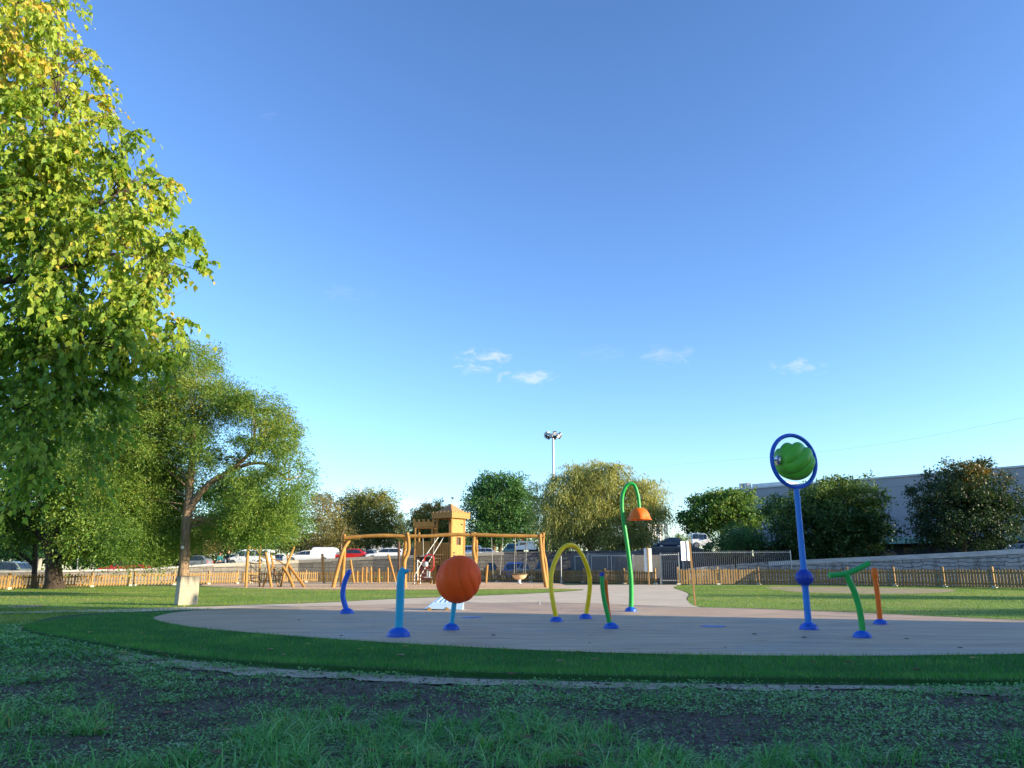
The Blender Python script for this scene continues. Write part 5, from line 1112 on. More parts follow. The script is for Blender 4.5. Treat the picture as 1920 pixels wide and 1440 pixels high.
for (x0, y0, x1, y1) in ((512, 1062, 538, 1072), (514, 1066, 536, 1084), (512, 1062, 520, 1098), (520, 1064, 528, 1090), (530, 1068, 524, 1096), (511, 1080, 540, 1078), (466, 1078, 488, 1080), (466, 1088, 486, 1090), (470, 1056, 472, 1096), (480, 1058, 480, 1096), (468, 1060, 487, 1074)):
    mb.tube([at(x0, y0, LY + .3), at(x1, y1, LY + .3)], .022, 5)
mb.build('rope_net', M['rope'], t)
mb = MB()
for (x, y) in ((475, 1084), (478, 1090), (481, 1082)): mb.box(at(x, y, LY + .5), (.3, .3, .04))
mb.build('foot_discs', M['black_rubber'], t)
# loose balance posts and small pieces
def post(px, pyb, ptx, pty, r, label, name='balance_post', mat='wood', cat='post'):
    b = gnd(px, pyb); p2 = at(ptx, pty, b.y); t = thing(name, b, label, cat, 'balance posts of the log playground'); sc_ = b.y * CP / F
    mb = MB(); log(mb, [b - Vector((0, 0, .05)), b.lerp(p2, .5), p2], r * sc_, 9, .01); mb.build('pole', M[mat], t, True)
    mb = MB(); d = (p2 - b).normalized(); mb.tube([p2 - d * .04, p2 + d * .012], [r * sc_ * .8, r * sc_ * .72], 9); mb.build('cap', M['post_wood'], t, True)
post(608, 1094, 604, 1039, 2.3, 'tall leaning post standing left of the swing frame')
post(664, 1093, 657, 1050, 2.1, 'leaning post just right of the swing frame left legs')
post(742, 1092, 728, 1040, 2.0, 'strongly leaning slim post left of the castle')
post(748, 1096.5, 748, 1016, 2.4, 'dark upright post with a white foot left of the castle', mat='dark_wood')
post(911, 1093, 914, 1059, 2.2, 'short pale post between the castle and the flat swing', )
for px, pt, lab in ((670, 1071, 'short stump post, leftmost in the row of stumps'), (679, 1064, 'taller stump post, second in the row of stumps'), (687, 1063.5, 'stump post beside the green disc on its left'), (696, 1063, 'stump post behind the green disc'), (711, 1066, 'stump post just right of the green disc'), (727, 1064, 'last stump post on the right of the row')):
    post(px, 1092.5, px + random.uniform(-.6, .6), pt, 1.8, lab)
b = gnd(748, 1097); mb = MB(); mb.lathe(b + Vector((-.12, -.14, 0)), [(.12, 0), (.13, .1), (.09, .17), (.02, .19)], 14); tag(mb.build('white_stone', M['white_panel'], None, True), 'white rounded stone at the foot of the dark post', 'stone')
b = gnd(703, 1091); t = thing('balance_disc', b, 'bright green round platform low behind the swing frame', 'platform')
mb = MB(); mb.lathe(b + Vector((0, 0, .30)), [(.02, -.03), (.62, -.03), (.66, 0), (.62, .05), (.02, .06)], 22); mb.build('disc', M['lime_paint'], t, True); mb = MB(); mb.lathe(b, [(.10, -.03), (.10, .30)], 10); mb.build('stem', M['dark_wood'], t, True)
b = gnd(974, 1094); t = thing('steel_pedestal', b, 'short white pedestal post under the basket swing', 'pedestal')
mb = MB(); mb.lathe(b, [(.10, -.02), (.10, .30), (.07, .31)], 14); mb.build('stem', M['white_panel'], t, True); mb = MB(); mb.lathe(b, [(.17, -.02), (.17, .03)], 14); mb.build('base', M['galv'], t, True)
# ---------------------------------------------------------------- vehicles
def car(px0, px1, pytop, Y, zg, style, paint_, label, face=-1, cat='car', roofbox=False, yaw=0.0):
    """side-on car between photo columns px0..px1 with roof at pytop; face=-1: nose to the left"""
    a, c = at(px0, pytop, Y), at(px1, pytop, Y); L = (c.x - a.x) * .995; cx = (a.x + c.x) / 2
    ht = a.z - zg; base = Vector((cx, Y + .9, zg))
    t = thing('parked_van' if cat == 'van' else ('lorry' if cat == 'lorry' else 'parked_car'), base, label, cat, None)
    hs = ht / 1.45; W_ = .86
    cy, sy = math.cos(yaw), math.sin(yaw)
    def P(u, o, z): # u 0..1 nose->tail, o lateral (neg = towards viewer)
        x = (u - .5) * L * (1 if face < 0 else -1); return base + Vector((x * cy - o * sy, x * sy + o * cy, z * hs))
    prof = {'hatch': [(0, .30), (.0, .62), (.05, .74), (.24, .88), (.29, .92), (.42, 1.36), (.50, 1.45), (.80, 1.43), (.93, 1.10), (.985, .92), (1, .55), (.99, .30)],
            'sedan': [(0, .30), (.0, .60), (.05, .72), (.24, .86), (.28, .90), (.42, 1.36), (.52, 1.45), (.68, 1.42), (.82, 1.04), (.97, .98), (1, .60), (.99, .30)],
            'estate': [(0, .30), (.0, .60), (.05, .72), (.23, .86), (.27, .90), (.39, 1.36), (.48, 1.45), (.86, 1.42), (.96, 1.02), (.99, .90), (1, .55), (.99, .30)],
            'van': [(0, .28), (.0, .58), (.04, .68), (.17, .84), (.19, .86), (.33, 1.36), (.42, 1.45), (.97, 1.45), (.995, 1.30), (1, .5), (.99, .28)],
            'box': [(0, .28), (.0, .52), (.04, .62), (.22, .76), (.24, .78), (.36, 1.12), (.46, 1.18), (.54, 1.20), (.57, 1.42), (.62, 1.45), (.96, 1.45), (1, 1.30), (1, .5), (.99, .28)]}[style]
    def yy(z): return W_ * hs * (1 - .16 * max(0, (z - .85)) / .6) * (1 if z > .4 else .95)
    n = len(prof); vs = [P(u, -yy(z), z) for u, z in prof] + [P(u, yy(z), z) for u, z in prof]
    tri = tessellate_polygon([[Vector((u * 4, z, 0)) for u, z in prof]])
    fs = [tuple(x) for x in tri] + [tuple(n + i for i in x[::-1]) for x in tri] + [(i, (i + 1) % n, n + (i + 1) % n, n + i) for i in range(n)]
    mb = MB(); mb.add(vs, fs); body = mb.build('body', M['car_' + paint_], t, False, bevel=.05)
    # side glass panes
    gl = {'hatch': [[(.31, .95), (.43, 1.33), (.56, 1.37), (.56, .95)], [(.575, .95), (.575, 1.37), (.78, 1.35), (.88, 1.06), (.86, .96)]],
          'sedan': [[(.30, .94), (.43, 1.33), (.55, 1.37), (.55, .94)], [(.565, .94), (.565, 1.37), (.67, 1.35), (.77, 1.04), (.76, .96)]],
          'estate': [[(.29, .94), (.40, 1.32), (.53, 1.37), (.53, .94)], [(.545, .94), (.545, 1.37), (.68, 1.37), (.68, .94)], [(.695, .94), (.695, 1.37), (.85, 1.34), (.92, 1.04), (.91, .96)]],
          'van': [[(.22, .90), (.34, 1.30), (.44, 1.33), (.44, .90)], [(.46, .93), (.46, 1.33), (.66, 1.33), (.66, .93)], [(.69, .93), (.69, 1.33), (.93, 1.33), (.94, .93)]],
          'box': [[(.265, .82), (.37, 1.08), (.44, 1.12), (.44, .82)], [(.455, .82), (.455, 1.12), (.53, 1.13), (.53, .82)]]}[style]
    for g in gl:
        for sg in (-1, 1):
            mb = MB(); mb.prism([P(u, sg * (yy(z) + .004), z) for u, z in g], P(.5, sg * .022, 0) - P(.5, 0, 0)); mb.build('window', M['glass'], t)
    # windscreen and tailgate glass
    def glassq(i0, i1, f0=.12, f1=.9):
        (u0, z0), (u1, z1) = prof[i0], prof[i1]; a_, b_ = (u0 + (u1 - u0) * f0, z0 + (z1 - z0) * f0), (u0 + (u1 - u0) * f1, z0 + (z1 - z0) * f1)
        pr = [P(a_[0], -yy(a_[1]) * .9, a_[1]), P(a_[0], yy(a_[1]) * .9, a_[1]), P(b_[0], yy(b_[1]) * .9, b_[1]), P(b_[0], -yy(b_[1]) * .9, b_[1])]
        nr = (pr[1] - pr[0]).cross(pr[2] - pr[0]).normalized()
        if nr.z < 0: nr = -nr
        return MB().prism([p - nr * .004 for p in pr], nr * .024)
    glassq(4, 5).build('windscreen', M['glass'], t)
    if style in ('hatch', 'estate', 'sedan'): glassq(7, 8).build('rear_window', M['glass'], t)
    elif style == 'van': glassq(8, 9, .1, .45).build('rear_window', M['glass'], t)
    for u in (.18, .80):
        wh = MB(); r = .31 * hs
        axw = (P(.5, 1, 0) - P(.5, 0, 0)).normalized(); axm_ = axw.to_track_quat('Z', 'Y').to_matrix()
        for sg in (-1, 1):
            cw = P(u, sg * W_ * hs * .90, .31)
            w_ = MB(); w_.lathe(cw, [(r * .62, -.11), (r * .95, -.10), (r, -.06), (r, .06), (r * .95, .10), (r * .62, .11)], 22, axm_); wo = w_.build('wheel', M['tyre'], t, True)
            w_ = MB(); w_.lathe(cw, [(r * .18, -.118), (r * .64, -.113), (r * .64, .113), (r * .18, .118)], 14, axm_); w_.build('rim', M['rim'], wo, True)
    for sg in (-1, 1):
        mb = MB(); mb.box(P(.012, sg * W_ * hs * .68, .62), (.09 * L / 4, .34 * hs, .13 * hs)); mb.build('headlight', M['headlight'], t)
        mb = MB(); mb.box(P(.988, sg * W_ * hs * .80, .80), (.08 * L / 4, .16 * hs, .26 * hs)); mb.build('taillight', M['taillight'], t)
    for u, z in ((.005, .40), (.995, .42)): mb = MB(); mb.box(P(u, 0, z), (.12, 1.5 * hs, .15 * hs)); mb.build('bumper', M['bumper'], t)
    if style != 'box':
        for sg in (-1, 1): mb = MB(); mb.box(P(.30, sg * (W_ + .10) * hs, .98), (.12, .16, .11)); mb.build('mirror', M['car_' + paint_], t)
    if roofbox:
        mb = MB(); mb.box(P(.72, 0, 1.50), (L * .4, .9, .05)); mb.build('roof_rack', M['bumper'], t)
    return t
def wz(px):  # height of the car park sheet at a photo column
    for (a, c), (p, q) in zip(zip(WL[:-1], WL[1:]), zip(wp[:-1], wp[1:])):
        if a[0] <= px <= c[0]:
            f = (px - a[0]) / (c[0] - a[0]); return p.z + (q.z - p.z) * f - .40, a[1] + (c[1] - a[1]) * f
    return 1.6, 66
def pcar(px0, px1, pyt, style, paint_, label, face=-1, cat='car', back=1.2, **k):
    z, Y = wz((px0 + px1) / 2); return car(px0, px1, pyt, Y + back, z, style, paint_, label, face, cat, **k)
car(-42, 72, 1052, 52, .0 + .02, 'estate', 'grey_green', 'grey green estate car in tree shade at the far left', 1)
pcar(178, 268, 1051, 'sedan', 'red', 'low red saloon under the bushy tree behind the left wall', -1, back=2)
pcar(335, 388, 1041, 'hatch', 'grey', 'small grey hatchback just right of the forked trunk', -1, back=1.5)
pcar(405, 470, 1038, 'hatch', 'silver', 'silver hatchback half hidden behind the white minivan', -1, back=4)
pcar(422, 506, 1030, 'van', 'white', 'white minivan with dark side windows behind the climbing frame', -1, 'van', back=1.3)
pcar(492, 548, 1038, 'sedan', 'white', 'white saloon parked right of the white minivan', -1, back=2.6)
pcar(530, 628, 1026, 'box', 'white', 'white box bodied small van left of the red hatchback', -1, 'van', back=1.3, roofbox=True)
pcar(622, 685, 1028.5, 'hatch', 'red', 'bright red hatchback on the wall behind the swing frame', -1, back=1.4)
pcar(668, 712, 1030, 'sedan', 'silver', 'silver saloon between the red hatchback and the white hatchback', -1, back=3.6)
pcar(684, 762, 1027, 'hatch', 'white', 'white hatchback parked left of the dark upright post', -1, back=1.3)
pcar(752, 805, 1024, 'hatch', 'black', 'dark hatchback hidden behind the castle posts', -1, back=3)
pcar(856, 902, 1022.5, 'van', 'white', 'white van right behind the castle tower', -1, 'van', back=3.2)
pcar(868, 929, 1027, 'estate', 'white', 'white estate car at the shadow edge of the wall', -1, back=1.3)
# lorry with teal cab and white cab, raised behind the shaded wall
z, Yv = wz(960)
car(940, 973, 1019, Yv + 3, z, 'van', 'teal', 'teal delivery van beside the white digger cab', -1, 'van')
b = bp(986, Yv + 2.0); b.z = z; sv = (Yv + 2) * CP / F
t = thing('digger', b, 'white digger with open cab and roof beacon above the shaded wall', 'digger')
def D(x, o, pz): return Vector((b.x + x * sv, b.y + o, at(986, pz, Yv + 2).z))
mb = MB(); mb.prism([D(-19, -.6, 1031), D(20, -.6, 1031), D(20, -.6, 1024), D(12, -.6, 1018), D(-4, -.6, 1022), D(-19, -.6, 1024)], (0, 1.3, 0)); mb.build('body', M['car_white'], t, bevel=.03)
mb = MB(); mb.prism([D(-15, -.65, 1015), D(22, -.65, 1015.5), D(10, -.65, 1018), D(-15, -.65, 1018)], (0, 1.4, 0)); mb.build('roof', M['car_white'], t, bevel=.02)
mb = MB(); mb.bar(D(-12, -.55, 1017), D(-14, -.55, 1026), .09); mb.bar(D(6, -.55, 1017), D(0, -.55, 1026), .10); mb.bar(D(-12, .55, 1017), D(-14, .55, 1026), .09); mb.bar(D(6, .55, 1017), D(0, .55, 1026), .10); mb.build('cab_frame', M['car_white'], t)
mb = MB(); mb.prism([D(-12, -.50, 1018), D(4, -.50, 1018), D(-1, -.50, 1025), D(-13, -.50, 1025)], (0, 1.0, 0)); mb.build('window', M['glass'], t)
mb = MB(); mb.lathe(D(-6, 0, 1015), [(.09, 0), (.09, .16), (.05, .22)], 10); mb.build('beacon', M['orange_paint'], t, True)
for x in (-13, 14):
    mb = MB(); mb.lathe(D(x, -.4, 1033) , [(.42, -.18), (.45, -.1), (.45, .1), (.42, .18)], 18, Matrix.Rotation(R(90), 3, 'X')); mb.build('wheel', M['tyre'], t, True)
# yard vehicles at ground level in the shade
car(898, 934, 1055, 63.0, 0, 'hatch', 'black', 'dark hatchback in the shaded yard left of the blue van', -1)
car(934, 984, 1054, 62.5, 0, 'van', 'van_blue', 'mid blue van in the shaded yard behind the swings', -1, 'van')
car(966, 1004, 1053, 60.5, 0, 'sedan', 'grey', 'grey saloon in the shaded yard behind the basket swing', 1)
car(992, 1038, 1051, 63.5, 0, 'estate', 'navy', 'dark navy estate car in the yard under the willow', -1)
car(1074, 1100, 1058.5, 62.0, 0, 'hatch', 'black', 'black hatchback seen through the yellow arch', -1)
# cars on the ramp and behind the right wall
zr = mp[1].z - .20
car(1231, 1284, 1007, 61.5, zr, 'hatch', 'navy', 'navy hatchback on top of the dark ramp wall', -1)
car(1297, 1338, 999, 63.5, zr + .1, 'van', 'white', 'white van under the plane tree beyond the ramp', 1, 'van')
car(1625, 1716, 1032, 54.5, gz(1660, 1043, 52) - 1.25, 'sedan', 'black', 'black saloon whose roof shows above the right wall', 1)
car(1873, 1990, 1017.5, 50.5, gz(1930, 1028, 46) - 1.2, 'estate', 'navy', 'dark estate car above the wall at the right edge', -1)
# ---------------------------------------------------------------- persons behind the wall
def person(px, pyhead, Y, zg, label, coat, hairm, facing=0.0, skin_='skin'):
    b = at(px, pyhead, Y); hgt = b.z - zg; b.z = zg; k = hgt / 1.70
    t = thing('person', b, label, 'person')
    fx, fy = math.cos(facing), math.sin(facing)
    def P(x, y, z): return (b.x + (x * fx - y * fy) * k, b.y + (x * fy + y * fx) * k, b.z + z * k)
    J = {'pel': (0, 0, .92, .13), 'wai': (0, 0, 1.08, .115), 'che': (0, -.01, 1.30, .145), 'nec': (0, .0, 1.45, .055), 'hd1': (0, -.02, 1.55, .078), 'hd2': (0, -.01, 1.64, .075),
         'shL': (-.17, 0, 1.40, .06), 'elL': (-.23, -.02, 1.14, .045), 'wrL': (-.20, -.14, .94, .032), 'haL': (-.19, -.18, .87, .035), 'shR': (.17, 0, 1.40, .06), 'elR': (.23, -.02, 1.14, .045), 'wrR': (.2, -.14, .94, .032), 'haR': (.19, -.18, .87, .035),
         'hiL': (-.09, 0, .86, .10), 'knL': (-.10, -.03, .48, .062), 'anL': (-.10, .02, .08, .042), 'toL': (-.11, -.13, .03, .035), 'hiR': (.09, 0, .86, .10), 'knR': (.10, -.02, .48, .062), 'anR': (.10, .04, .08, .042), 'toR': (.11, -.11, .03, .035)}
    ks = list(J); E = [('pel', 'wai'), ('wai', 'che'), ('che', 'nec'), ('nec', 'hd1'), ('hd1', 'hd2'), ('che', 'shL'), ('shL', 'elL'), ('elL', 'wrL'), ('wrL', 'haL'), ('che', 'shR'), ('shR', 'elR'), ('elR', 'wrR'), ('wrR', 'haR'), ('pel', 'hiL'), ('hiL', 'knL'), ('knL', 'anL'), ('anL', 'toL'), ('pel', 'hiR'), ('hiR', 'knR'), ('knR', 'anR'), ('anR', 'toR')]
    def skinned(name, keys, grow, mat):
        off = OFFSET[t.name]; me = bpy.data.meshes.new(name); kk = [q for q in ks if q in keys]
        me.from_pydata([tuple(Vector(P(*J[q][:3])) - off) for q in kk], [(kk.index(a_), kk.index(c_)) for a_, c_ in E if a_ in kk and c_ in kk], [])
        o = link(name, me, M[mat], t); m = o.modifiers.new('skin', 'SKIN')
        for i, q in enumerate(kk):
            v = me.skin_vertices[0].data[i]; v.radius = ((J[q][3] + grow) * k,) * 2; v.use_root = (i == 0)
        o.modifiers.new('sub', 'SUBSURF').levels = 1; o.modifiers['sub'].render_levels = 2; return o
    if True:
        skinned('body', ks, 0, skin_)
        skinned('jacket', ['pel', 'wai', 'che', 'shL', 'elL', 'wrL', 'shR', 'elR', 'wrR'], .018, coat)
        skinned('trousers', ['pel', 'hiL', 'knL', 'anL', 'hiR', 'knR', 'anR'], .012, 'trousers')
    c = Vector(P(0, .015, 1.625)); mb = MB(); mb.lathe(c, [(.095 * k, -.10 * k), (.105 * k, -.03 * k), (.10 * k, .04 * k), (.07 * k, .085 * k), (.01, .105 * k)], 14); mb.build('hair', M[hairm], t, True)
    mb = MB(); c = Vector(P(0, -.115, 1.56)); mb.lathe(c, [(.014 * k, -.02 * k), (.016 * k, 0), (.006 * k, .035 * k)], 8); mb.build('nose', M[skin_], t, True)
    return t
# skin modifier wants a skin layer on the mesh
M['skin'] = pm('skin', (.52, .29, .20), (.46, .25, .17), 6, .55)
M['trousers'] = pm('trousers', (.03, .04, .07), None, 20, .9); M['red_hair'] = pm('red_brown_hair', (.26, .075, .02), (.16, .045, .015), 20, .6); M['fair_hair'] = pm('fair_hair', (.42, .24, .09), (.3, .17, .06), 20, .6)
M['teal_coat'] = pm('teal_coat', (.02, .17, .16), (.015, .12, .12), 15, .85); M['dark_coat'] = pm('dark_green_coat', (.02, .045, .03), None, 15, .85)
z, Yp = wz(412)
try:
    person(413, 1037, Yp + .95, z - .25, 'person with red brown hair in a teal jacket behind the wall', 'teal_coat', 'red_hair', .4)
    person(429, 1033, Yp + 1.9, z, 'person with fair hair in a dark jacket beside the teal jacket', 'dark_coat', 'fair_hair', -.5)
except Exception as e:
    print('PERSON', e); raise
# ---------------------------------------------------------------- buildings and masts in the background
def hallmat():
    m, nt, p = newmat('hall_cladding'); v = objco(nt); sp_ = nt.nodes.new('ShaderNodeSeparateXYZ'); nt.links.new(v, sp_.inputs[0])
    along = math_(nt, 'SUBTRACT', sp_.outputs[0], sp_.outputs[1])
    z = sp_.outputs[2]; fr = math_(nt, 'FRACT', math_(nt, 'MULTIPLY', z, .72)); ln = ramp(nt, [(.0, (.72, .72, .74)), (.025, (.72, .72, .74)), (.05, (1, 1, 1))], fr)
    fr2 = math_(nt, 'FRACT', math_(nt, 'MULTIPLY', along, .105)); ln2 = ramp(nt, [(.0, (.88, .88, .9)), (.008, (.88, .88, .9)), (.016, (1, 1, 1))], fr2)
    c = ramp(nt, [(.3, (.25, .255, .28)), (.7, (.295, .30, .32))], noise(nt, v, .35, 4)); c = mix(nt, 1, c, ln, 'MULTIPLY'); c = mix(nt, 1, c, ln2, 'MULTIPLY')
    nt.links.new(c, p.inputs['Base Color']); p.inputs['Roughness'].default_value = .5; return m
M['hall'] = hallmat(); M['green_band'] = pm('green_band', (.20, .33, .27), (.17, .28, .23), 3, .5); M['dark_base'] = pm('dark_hall_base', (.03, .032, .035), (.02, .02, .022), 3, .8); M['roof_white'] = pm('white_roof', (.78, .78, .76), None, 2, .5)
A = at(1400, 918, 80); B = at(1920, 875.5, 62); zt = (A.z + B.z) / 2; d = Vector((B.x - A.x, B.y - A.y, 0)).normalized(); A0 = Vector((A.x, A.y, 0)) - d * .5; B0 = A0 + d * 58; nr = Vector((-d.y, d.x, 0))
if nr.x < 0: nr = -nr
t = thing('sports_hall', A0.copy(), 'large pale grey clad hall rising behind the dark trees', 'hall')
zlow = gz(1920, 1001, 62)
def block(a, b_, z0, z1, o0, o1, name, mat):
    mb = MB(); pr = [a + nr * o0, b_ + nr * o0, b_ + nr * o1, a + nr * o1]; mb.prism([Vector((p.x, p.y, z0)) for p in pr], (0, 0, z1 - z0)); return mb.build(name, M[mat], t)
block(A0, B0, zlow, zt, 0, 26, 'wall', 'hall')
block(A0 - d * .15, B0, zt, zt + .16, -.12, 26.1, 'roof_edge', 'galv')
block(A0, B0, zlow - .55, zlow - .003, -.5, .6, 'canopy', 'green_band')
block(A0 + d * .3, B0, -.1, zlow - .553, .8, 25, 'lower_wall', 'dark_base')
for k in range(9):
    a = A0 + d * (3 + k * 6.1); block(a, a + d * 2.4, 1.0, zlow - .9, .70, .797, 'window', 'glass')
block(A0 + d * .1 - nr * 0, A0 + d * 4.0, zt + .163, zt + .75, 2.0, 8.0, 'roof_light', 'roof_white')
for k, x in enumerate((-.2, .55)):
    mb = MB(); q = A0 + d * (-.9 + x) + nr * 2; mb.box((q.x, q.y, zt + .55), (.5, .5, .75)); mb.build('roof_vent', M['galv'], t)
mb = MB(); q = A0 + d * -1.4 + nr * 1.0; mb.box((q.x + .2, q.y, zt / 2), (1.6, 1.6, zt + .35), R(45)); mb.build('stair_tower', M['hall'], t)
# dark metal container behind the bar fence
b = bp(1145, 60); t = thing('container', b, 'dark grey metal container with pale frames behind the bar fence', 'container')
c0, c1 = bp(1070, 61.5), bp(1186, 57.2); zt2 = gz(1140, 1036, 59)
mb = MB(); dd = (c1 - c0).normalized(); nn2 = Vector((-dd.y, dd.x, 0)); mb.prism([c0, c1, c1 + nn2 * 3, c0 + nn2 * 3], (0, 0, zt2)); mb.build('body', pm('container_metal', (.07, .075, .08), (.05, .052, .056), 2, .5, .2, (8, 8, .3)), t)
for f0, f1 in ((.08, .30), (.36, .62), (.68, .94)):
    a_, c_ = c0.lerp(c1, f0) - nn2 * .03, c0.lerp(c1, f1) - nn2 * .03; mb = MB(); z0, z1 = .5, zt2 - .25
    for p0, p1 in ((a_ + Vector((0, 0, z0)), a_ + Vector((0, 0, z1))), (c_ + Vector((0, 0, z0)), c_ + Vector((0, 0, z1))), (a_ + Vector((0, 0, z1)), c_ + Vector((0, 0, z1))), (a_ + Vector((0, 0, z0)), c_ + Vector((0, 0, z0)))): mb.bar(p0, p1, .06)
    mb.build('frame', M['galv'], t)
# small grey kiosk building with antenna
b = bp(1232, 100); sk = 100 * CP / F; zk = gz(1232, 986, 100)
t = thing('grey_building', b, 'small grey flat roofed building behind the willow', 'building')
M['grey_render'] = pm('grey_render', (.34, .36, .38), (.28, .30, .32), 1.5, .8)
mb = MB(); mb.prism([b + Vector((-15 * sk, 0, 0)), b + Vector((20 * sk, 2, 0)), b + Vector((20 * sk, 7, 0)), b + Vector((-15 * sk, 6, 0))], (0, 0, zk)); mb.build('wall', M['grey_render'], t)
mb = MB(); mb.prism([b + Vector((-17 * sk, -.3, zk)), b + Vector((21 * sk, 1.6, zk)), b + Vector((21 * sk, 7.2, zk)), b + Vector((-17 * sk, 6.2, zk))], (0, 0, .25)); mb.build('roof', M['galv'], t)
for i in range(4):
    x0 = -5 + i * 5.5; y0 = (x0 + 15) / 35 * 2
    mb = MB(); mb.prism([b + Vector((x0 * sk, y0 - .04, zk - 2.9)), b + Vector(((x0 + 3.8) * sk, y0 + .18, zk - 2.9)), b + Vector(((x0 + 3.8) * sk, y0 + .18, zk - .7)), b + Vector((x0 * sk, y0 - .04, zk - .7))], (0, -.06, 0)); wo = mb.build('window', M['white_panel'], t)
def lattice(name, label, px, Y, pyt, wpx, z0, rungs):
    b = bp(px, Y); sc_ = Y * CP / F; w2 = wpx * sc_ / 2; zt_ = gz(px, pyt, Y); b.z = z0; t = thing(name, b, label, 'mast'); mb = MB()
    cs = [(-w2, -w2), (w2, -w2), (w2, w2), (-w2, w2)]
    for x, y in cs: mb.bar(b + Vector((x, y, 0)), Vector((b.x + x, b.y + y, zt_)), .09)
    mb.build('leg_frame', M['galv'], t); mb = MB(); n = rungs
    for i in range(n + 1):
        z = z0 + (zt_ - z0) * i / n
        for (x, y), (x2, y2) in zip(cs, cs[1:] + cs[:1]):
            mb.bar((b.x + x, b.y + y, z), (b.x + x2, b.y + y2, z), .06)
            if i < n: mb.bar((b.x + x, b.y + y, z), (b.x + x2, b.y + y2, z + (zt_ - z0) / n), .045)
    mb.build('bracing', M['galv'], t)
lattice('lattice_mast', 'pale lattice mast between the alder and the willow', 1000, 135, 904, 15, 0, 12)
lattice('antenna', 'thin lattice antenna right of the small grey building', 1252, 101, 981, 4, 0, 10)
# floodlight mast
b = bp(1040, 130); sf = 130 * CP / F; zt_ = gz(1038, 822, 130); t = thing('floodlight_mast', b, 'tall floodlight mast with a ring of lamps above the willow', 'floodlight')
mb = MB(); mb.tube([b, Vector((b.x, b.y, zt_))], [3.4 * sf, 1.9 * sf], 14); mb.build('pole', M['galv'], t, True)
mb = MB(); c = Vector((b.x, b.y, zt_)); mb.lathe(c, [(2 * sf, .15), (11 * sf, .22), (11.5 * sf, .30), (11 * sf, .36), (2 * sf, .32)], 24); mb.build('platform', M['dark_base'], t, True)
for k in range(12):
    a = k * PI / 6 + .2; q = c + Vector((math.cos(a) * 14.2 * sf, math.sin(a) * 14.2 * sf, .30 + .45 * (k % 2))); mb = MB()
    mb.box(q, (.30, .62, .60), Matrix.Rotation(a, 3, 'Z') @ Matrix.Rotation(R(35), 3, 'Y')); lo = mb.build('lamp', M['galv' if k % 3 else 'dark_base'], t)
    mb = MB(); mb.box(q + Vector((math.cos(a) * .14, math.sin(a) * .14, -.09)), (.06, .54, .52), Matrix.Rotation(a, 3, 'Z') @ Matrix.Rotation(R(35), 3, 'Y')); mb.build('lens', M['headlight'], lo)
# white low buildings glimpsed behind the trees
def lowb(label, px0, px1, pyt, Y, mat, z0=0):
    a, c = bp(px0, Y), bp(px1, Y); t = thing('low_building', (a + c) / 2, label, 'building'); z1 = gz(px0, pyt, Y)
    mb = MB(); mb.prism([a, c, c + Vector((0, 8, 0)), a + Vector((0, 8, 0))], (0, 0, z1)); mb.build('wall', M[mat], t)
    mb = MB(); mb.prism([a + Vector((-.3, -.3, z1)), c + Vector((.3, -.3, z1)), c + Vector((.3, 8.3, z1)), a + Vector((-.3, 8.3, z1))], (0, 0, .3)); mb.build('roof', M['galv'], t)
    n = max(2, int((c.x - a.x) / 3.2))
    for i in range(n):
        x = a.x + (i + .5) * (c.x - a.x) / n; mb = MB(); mb.box((x, Y - .03, z1 - 1.5), (1.3, .1, 1.1)); mb.build('window', M['glass'], t)
lowb('long white low building glimpsed behind the sparse trees', 548, 745, 1004, 128, 'white_panel')
lowb('small white building behind the right side of the willow', 1142, 1182, 1014, 95, 'white_panel')
# stone pillar, thin poles, cable
b = bp(70, 50); t = thing('stone_pillar', b, 'stone gate pillar behind the left fence beside the estate car', 'pillar'); sc_ = 50 * CP / F; zt_ = gz(70, 1050, 50)
mb = MB(); mb.box((b.x, b.y, zt_ / 2), (9 * sc_, .34, zt_)); mb.build('shaft', M['coping'], t, bevel=.03); mb = MB(); mb.box((b.x, b.y, zt_ + .05), (11 * sc_, .42, .10)); mb.build('cap', M['coping'], t, bevel=.02)
for px, pt, lab in ((146, 1022, 'thin pale pole standing right of the stout dark trunk'), (112.5, 1036, 'thin pale pole half hidden by the stout dark trunk'), (1052, 1042, 'thin pale pole under the left side of the willow')):
    Yp_ = 52 if px < 300 else 54; b = bp(px, Yp_); t = thing('thin_pole', b, lab, 'pole'); mb = MB(); mb.tube([b, at(px + (2 if px == 146 else 0), pt, Yp_)], .035, 8); mb.build('shaft', M['galv'], t, True)
    mb = MB(); mb.lathe(b, [(.09, 0), (.09, .05), (.05, .06)], 10); mb.build('base', M['galv'], t, True)
mb = MB(); mb.tube(catmull([at(1180, 878, 120), at(1440, 857, 95), at(1650, 833, 75), at(1920, 783, 58), at(2200, 722, 48)], 8), .006, 5); tag(mb.build('overhead_cable', M['galv'], None, True), 'thin overhead cable crossing the sky at the right', 'cable')
